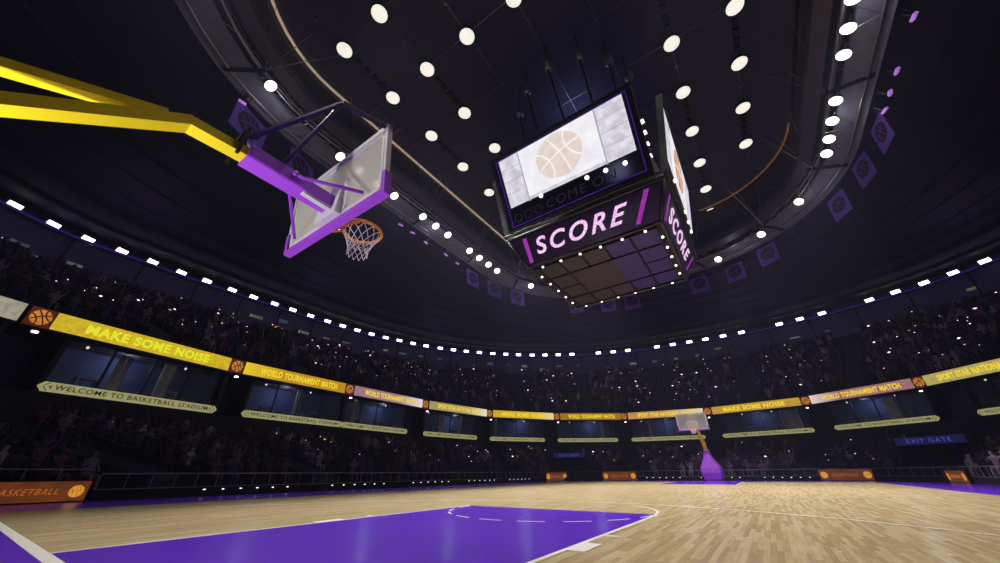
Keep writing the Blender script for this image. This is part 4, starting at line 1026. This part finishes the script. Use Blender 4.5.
    for a in range(nn):
        for sg in (1, -1): b.tube([np_(a+sg*.5*k, k) for k in range(lv+1)], .0045 if not far else .008, 4)
    b.build('net', W['net'], rim)
    root.location = (ox, 0, 0); root.rotation_euler = (0, 0, rz)
    return root
hoop(0, 0, 3.21, 1.0, .93, -.125, W['board'], 'yellow and violet basketball hoop with glass backboard reaching in from the left', False)
hoop(27.95, PI, 3.05, .92, 1.05, 0, W['board_far'], 'distant basketball hoop on a padded violet stand behind the far baseline', True)

# ------------------------------------------------------------------ lights
def lamp(kind, loc, energy, col=(1, 1, 1), size=.3, rot=None, aim=None, spot=None, blend=.5, name='lamp'):
    ld_ = bpy.data.lights.new(name, kind); ld_.energy = energy; ld_.color = col
    if kind in ('POINT', 'SPOT'): ld_.shadow_soft_size = size
    if kind == 'AREA': ld_.size = size
    if kind == 'SPOT': ld_.spot_size = spot; ld_.spot_blend = blend
    o = bpy.data.objects.new(name, ld_); C.objects.link(o); o.location = loc
    if aim is not None: o.rotation_euler = (Vector(aim)-Vector(loc)).to_track_quat('-Z', 'Y').to_euler()
    return o
warm = (1, .96, .9)
lamp('SPOT', (-2.2, .6, 1.2), 330, (1, .95, .98), .1, aim=(-.3, -.05, 3.5), spot=1.5, blend=.6, name='added_fill_beam')  # added fill that brightens the underside of the nearer arm and padding
for i, (x, y) in enumerate(TL):
    ax = x*.75+13*.25
    if y > 0: lamp('SPOT', (x, y, 15.75), 1950, warm, .3, aim=(ax, -y*.15, 0), spot=1.1, blend=.6, name='spotlight_beam')
    elif x > 9: lamp('SPOT', (x, y, 15.75), 2000, warm, .3, aim=(x+1.5, y*.25, 0), spot=.95, blend=.6, name='spotlight_beam')
for x in (3, 8.5, 19, 24):
    for y in (-5.6, 5.6): lamp('SPOT', (x, y, 19.6), 1600, warm, .5, aim=(x*.8+2.6, y*.7, 0), spot=1.0, blend=.5, name='downlight_beam')
for x in (-10, 13, 36):
    lamp('POINT', (x, 0, 12.2 if x != 13 else 18.5), 110 if x != 13 else 110, (.5, .5, 1), .8, name='added_ambient_fill')  # bluish ambient fill added to lift the roof and stands
for x, y in ((0, 26), (13, 27), (27, 25), (40, 12), (43, -6), (34, -20)):
    lamp('POINT', (x, y, 14.2), 42, (.85, .6, .95), .5, name='flood_glow')
for i in range(1, 10):
    a = Vector(JT[i]+(0,)); c = Vector(JT[i+1]+(0,)); m_ = (a+c)/2; n_ = (Vector((13, 0, 0))-m_).normalized()
    lamp('POINT', (m_.x-n_.x*1.3, m_.y-n_.y*1.3, 5.6), 30, (.55, .65, 1), .2, name='suite_glow')
for x, y in ((1.5, 10.9), (7, 11.7), (13, 11.7), (18, 11.7), (24.5, 10.3), (28.3, 6), (28.3, -6), (24.5, -10.3), (18.5, -11.7), (12.5, -11.7), (6, -11.7), (-3.5, 5)):
    lamp('POINT', (x, y, 15.7), 17, (.98, .95, 1), .25, name='truss_glow')
for y in (-7.7, 7.7): lamp('SPOT', (-2.3, y, 15.7), 5200, warm, .3, aim=(27.2, 0, 3.3), spot=.2, blend=.5, name='hoop_beam')
w = bpy.data.worlds.new('world'); sc.world = w; w.use_nodes = True
hv = w.node_tree.nodes.new('ShaderNodeVolumeScatter')   # thin haze in the hall air
hv.inputs['Color'].default_value = (.6, .58, 1, 1); hv.inputs['Density'].default_value = .0008; hv.inputs['Anisotropy'].default_value = .2
w.node_tree.links.new(hv.outputs[0], w.node_tree.nodes['World Output'].inputs['Volume']); sc.cycles.volume_bounces = 0
w.node_tree.nodes['Background'].inputs[0].default_value = (.01, .009, .02, 1); w.node_tree.nodes['Background'].inputs[1].default_value = 1
sc.cycles.max_bounces = 5; sc.cycles.diffuse_bounces = 3; sc.cycles.glossy_bounces = 3; sc.cycles.transparent_max_bounces = 12
sc.cycles.sample_clamp_indirect = 4
sc.cycles.use_denoising = True
